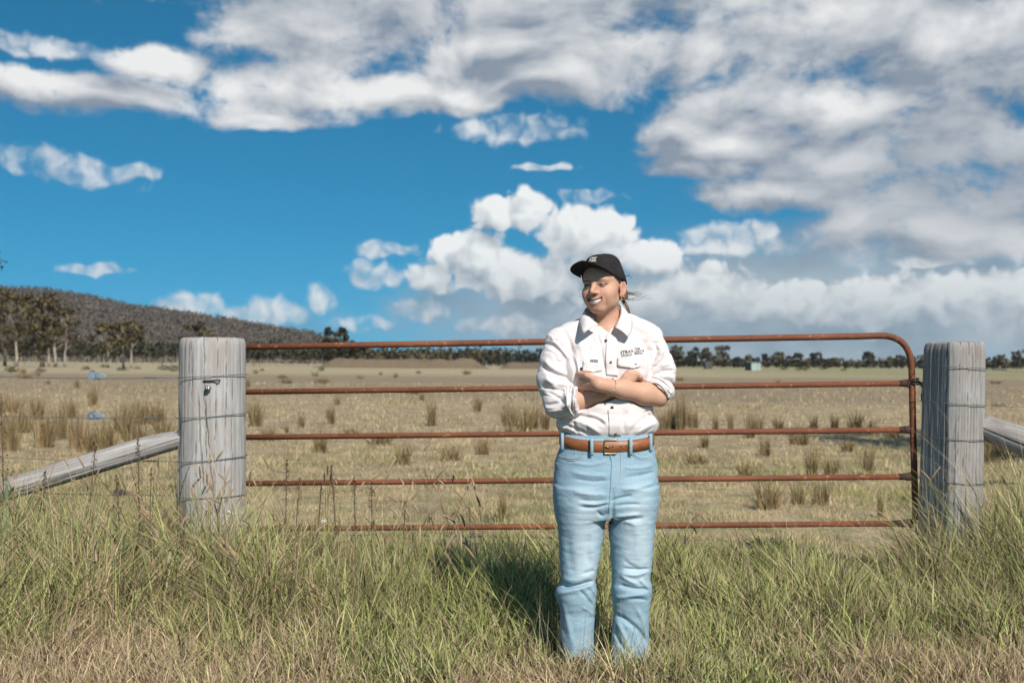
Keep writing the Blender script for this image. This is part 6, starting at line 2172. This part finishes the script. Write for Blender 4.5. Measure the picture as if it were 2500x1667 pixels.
# ---- dock: dark brown seed spikes
def dock(seed):
    rr = random.Random(seed)
    st = MB(); lean = rr.uniform(-.12, .12)
    P = catmull([(0, 0, -.02), (lean * .3, 0, .4), (lean, rr.uniform(-.05, .05), 1.0)], 10)
    st.tube([Vector(p) for p in P], [.0055 - .003 * i / 9 for i in range(10)], 5)
    sd = MB()
    for k in range(330):
        t = .42 + .58 * rr.random()
        i = min(int(t * 9), 8)
        c = Vector(P[i]).lerp(Vector(P[i + 1]), t * 9 - i)
        w = .030 * math.sin(math.pi * min(1, (1.02 - t) / .5) * .5 + .15)
        a = rr.uniform(0, 6.28); q = w * math.sqrt(rr.random())
        c = c + Vector((math.cos(a) * q, math.sin(a) * q, rr.uniform(-.01, .01)))
        r = rr.uniform(.003, .0062)
        e = [Vector((rr.gauss(0, 1), rr.gauss(0, 1), rr.gauss(0, 1))).normalized() * r for _ in range(4)]
        sd.add([c + q_ for q_ in e], [(0, 1, 2), (0, 2, 3), (0, 3, 1), (1, 3, 2)])
    return st.mesh('stem'), sd.mesh('seed_spike')
m_dock = plain('dock_seed', (0.075, 0.036, 0.022), .9, var=.4, scale=80)
m_dst = plain('dock_stem', (0.14, 0.085, 0.05), .8)
for i, (u, v, vb) in enumerate([(690, 1138, 1270), (716, 1180, 1285), (822, 1150, 1280), (772, 1190, 1275), (868, 1178, 1320), (446, 1242, 1330), (205, 1105, 1225), (342, 1084, 1215), (104, 1165, 1240), (302, 1170, 1260), (365, 1160, 1230), (915, 1185, 1280), (2575, 1150, 1260), (8, 975, 1150), (980, 1235, 1330)]):
    y = 6.1 + .12 * math.sin(i * 2.3)
    h = photo(u, v - 14, y)
    st, sd = dock(500 + i)
    Hn = h.z - gz(h.x, h.y)
    r = empty('dock_weed', (h.x, h.y, gz(h.x, h.y)), rr.uniform(0, 6))
    tag(r, 'dock weed with a dark brown dried seed spike in the verge', 'weed', 'dried dock weeds in the verge')
    wscale = 1.0
    for nm, me, mt in (('stem', st, m_dst), ('seed_spike', sd, m_dock)):
        o = link(nm, me, mt, r); o.scale = (wscale, wscale, Hn)
        if nm == 'seed_spike':
            o['kind'] = 'stuff'
# ---- small white flowers
m_pet = plain('white_petal', (0.75, 0.75, 0.70), .7)
m_eye_ = plain('flower_eye', (0.35, 0.30, 0.08), .7)
for i, (u, v) in enumerate([(572, 1253), (588, 1280), (593, 1276), (620, 1323), (636, 1336), (497, 1314), (788, 1272), (795, 1274), (612, 1326), (560, 1250)]):
    h = photo(u, v, 6.1)
    r = empty('white_flower', (h.x, h.y, gz(h.x, h.y)), .3 * math.sin(i * 1.3))
    tag(r, 'small white daisy-like flower in the grass near the bolted post', 'flower', 'white flowers near the bolted post')
    Hn = h.z - r.location.z
    mb = MB(); mb.tube([(0, 0, 0), (.01, 0, Hn * .5), (0, 0, Hn)], .0013, 4); mb.build('stem', m_stalk, r)
    for k in range(6):
        a = k * math.pi / 3
        mb = MB(); mb.ball((math.cos(a) * .007, -.004 - .003 * math.sin(a), Hn + math.sin(a) * .007), .0056, 6, 4, (1, .45, .62), Matrix.Rotation(-a, 3, 'Y')); mb.build('petal', m_pet, r)
    mb = MB(); mb.ball((0, -.007, Hn), .0036, 6, 4); mb.build('flower_eye', m_eye_, r)
# ---- broad-leaved weed at the left edge
for (u, v, y, seed) in ((14, 1068, 5.7, 3), (285, 1230, 5.9, 4), (320, 1235, 5.9, 5)):
    h = photo(u, v, y)
    r = empty('broadleaf_weed', (h.x, h.y, gz(h.x, h.y)), seed)
    tag(r, ('broad pointed green leaf weed by the leaning log', 'pale green strap-leaved weed in the grass below the log', 'pale green strap-leaved weed in the grass below the log')[seed - 3], 'weed', None if seed == 3 else 'strap-leaved weeds below the log')
    rq = random.Random(seed)
    for k in range(6):
        a = rq.uniform(0, 6.28); ln = (h.z - r.location.z) * rq.uniform(.7, 1.15); out = ln * rq.uniform(.2, .6)
        P = [Vector((math.cos(a) * out * t ** 1.6, math.sin(a) * out * t ** 1.6, ln * (t - .18 * t ** 3))) for t in [i / 8 for i in range(9)]]
        sd_ = Vector((-math.sin(a), math.cos(a), 0))
        V2 = []
        for i, p in enumerate(P):
            w = .014 * math.sin(math.pi * min(1, .12 + i / 8 * .88)) ** .8
            V2 += [p - sd_ * w, p + Vector((0, 0, -.003)), p + sd_ * w]
        F2 = []
        for i in range(8):
            F2 += [(3 * i, 3 * i + 1, 3 * i + 4, 3 * i + 3), (3 * i + 1, 3 * i + 2, 3 * i + 5, 3 * i + 4)]
        mb = MB(); mb.add(V2, F2); mb.build('leaf', plain('broad_leaf', (0.10, 0.135, 0.045), .5), r)

# ================================================================== air
mb = MB(); mb.box((-300, 1400, 60), (6200, 3000, 160))
hz = bpy.data.materials.new('thin_haze'); hz.use_nodes = True
N = NT(hz.node_tree)
pv = N.n('ShaderNodeVolumePrincipled')
pv.inputs['Color'].default_value = (0.90, 0.92, 0.94, 1)
pv.inputs['Density'].default_value = 0.00009
pv.inputs['Anisotropy'].default_value = 0.2
o = N.n('ShaderNodeOutputMaterial'); N.t.links.new(pv.outputs[0], o.inputs['Volume'])
o = mb.build('haze', hz, None, False)
tag(o, 'thin pale haze in the air over the paddock', 'haze', kind='stuff')
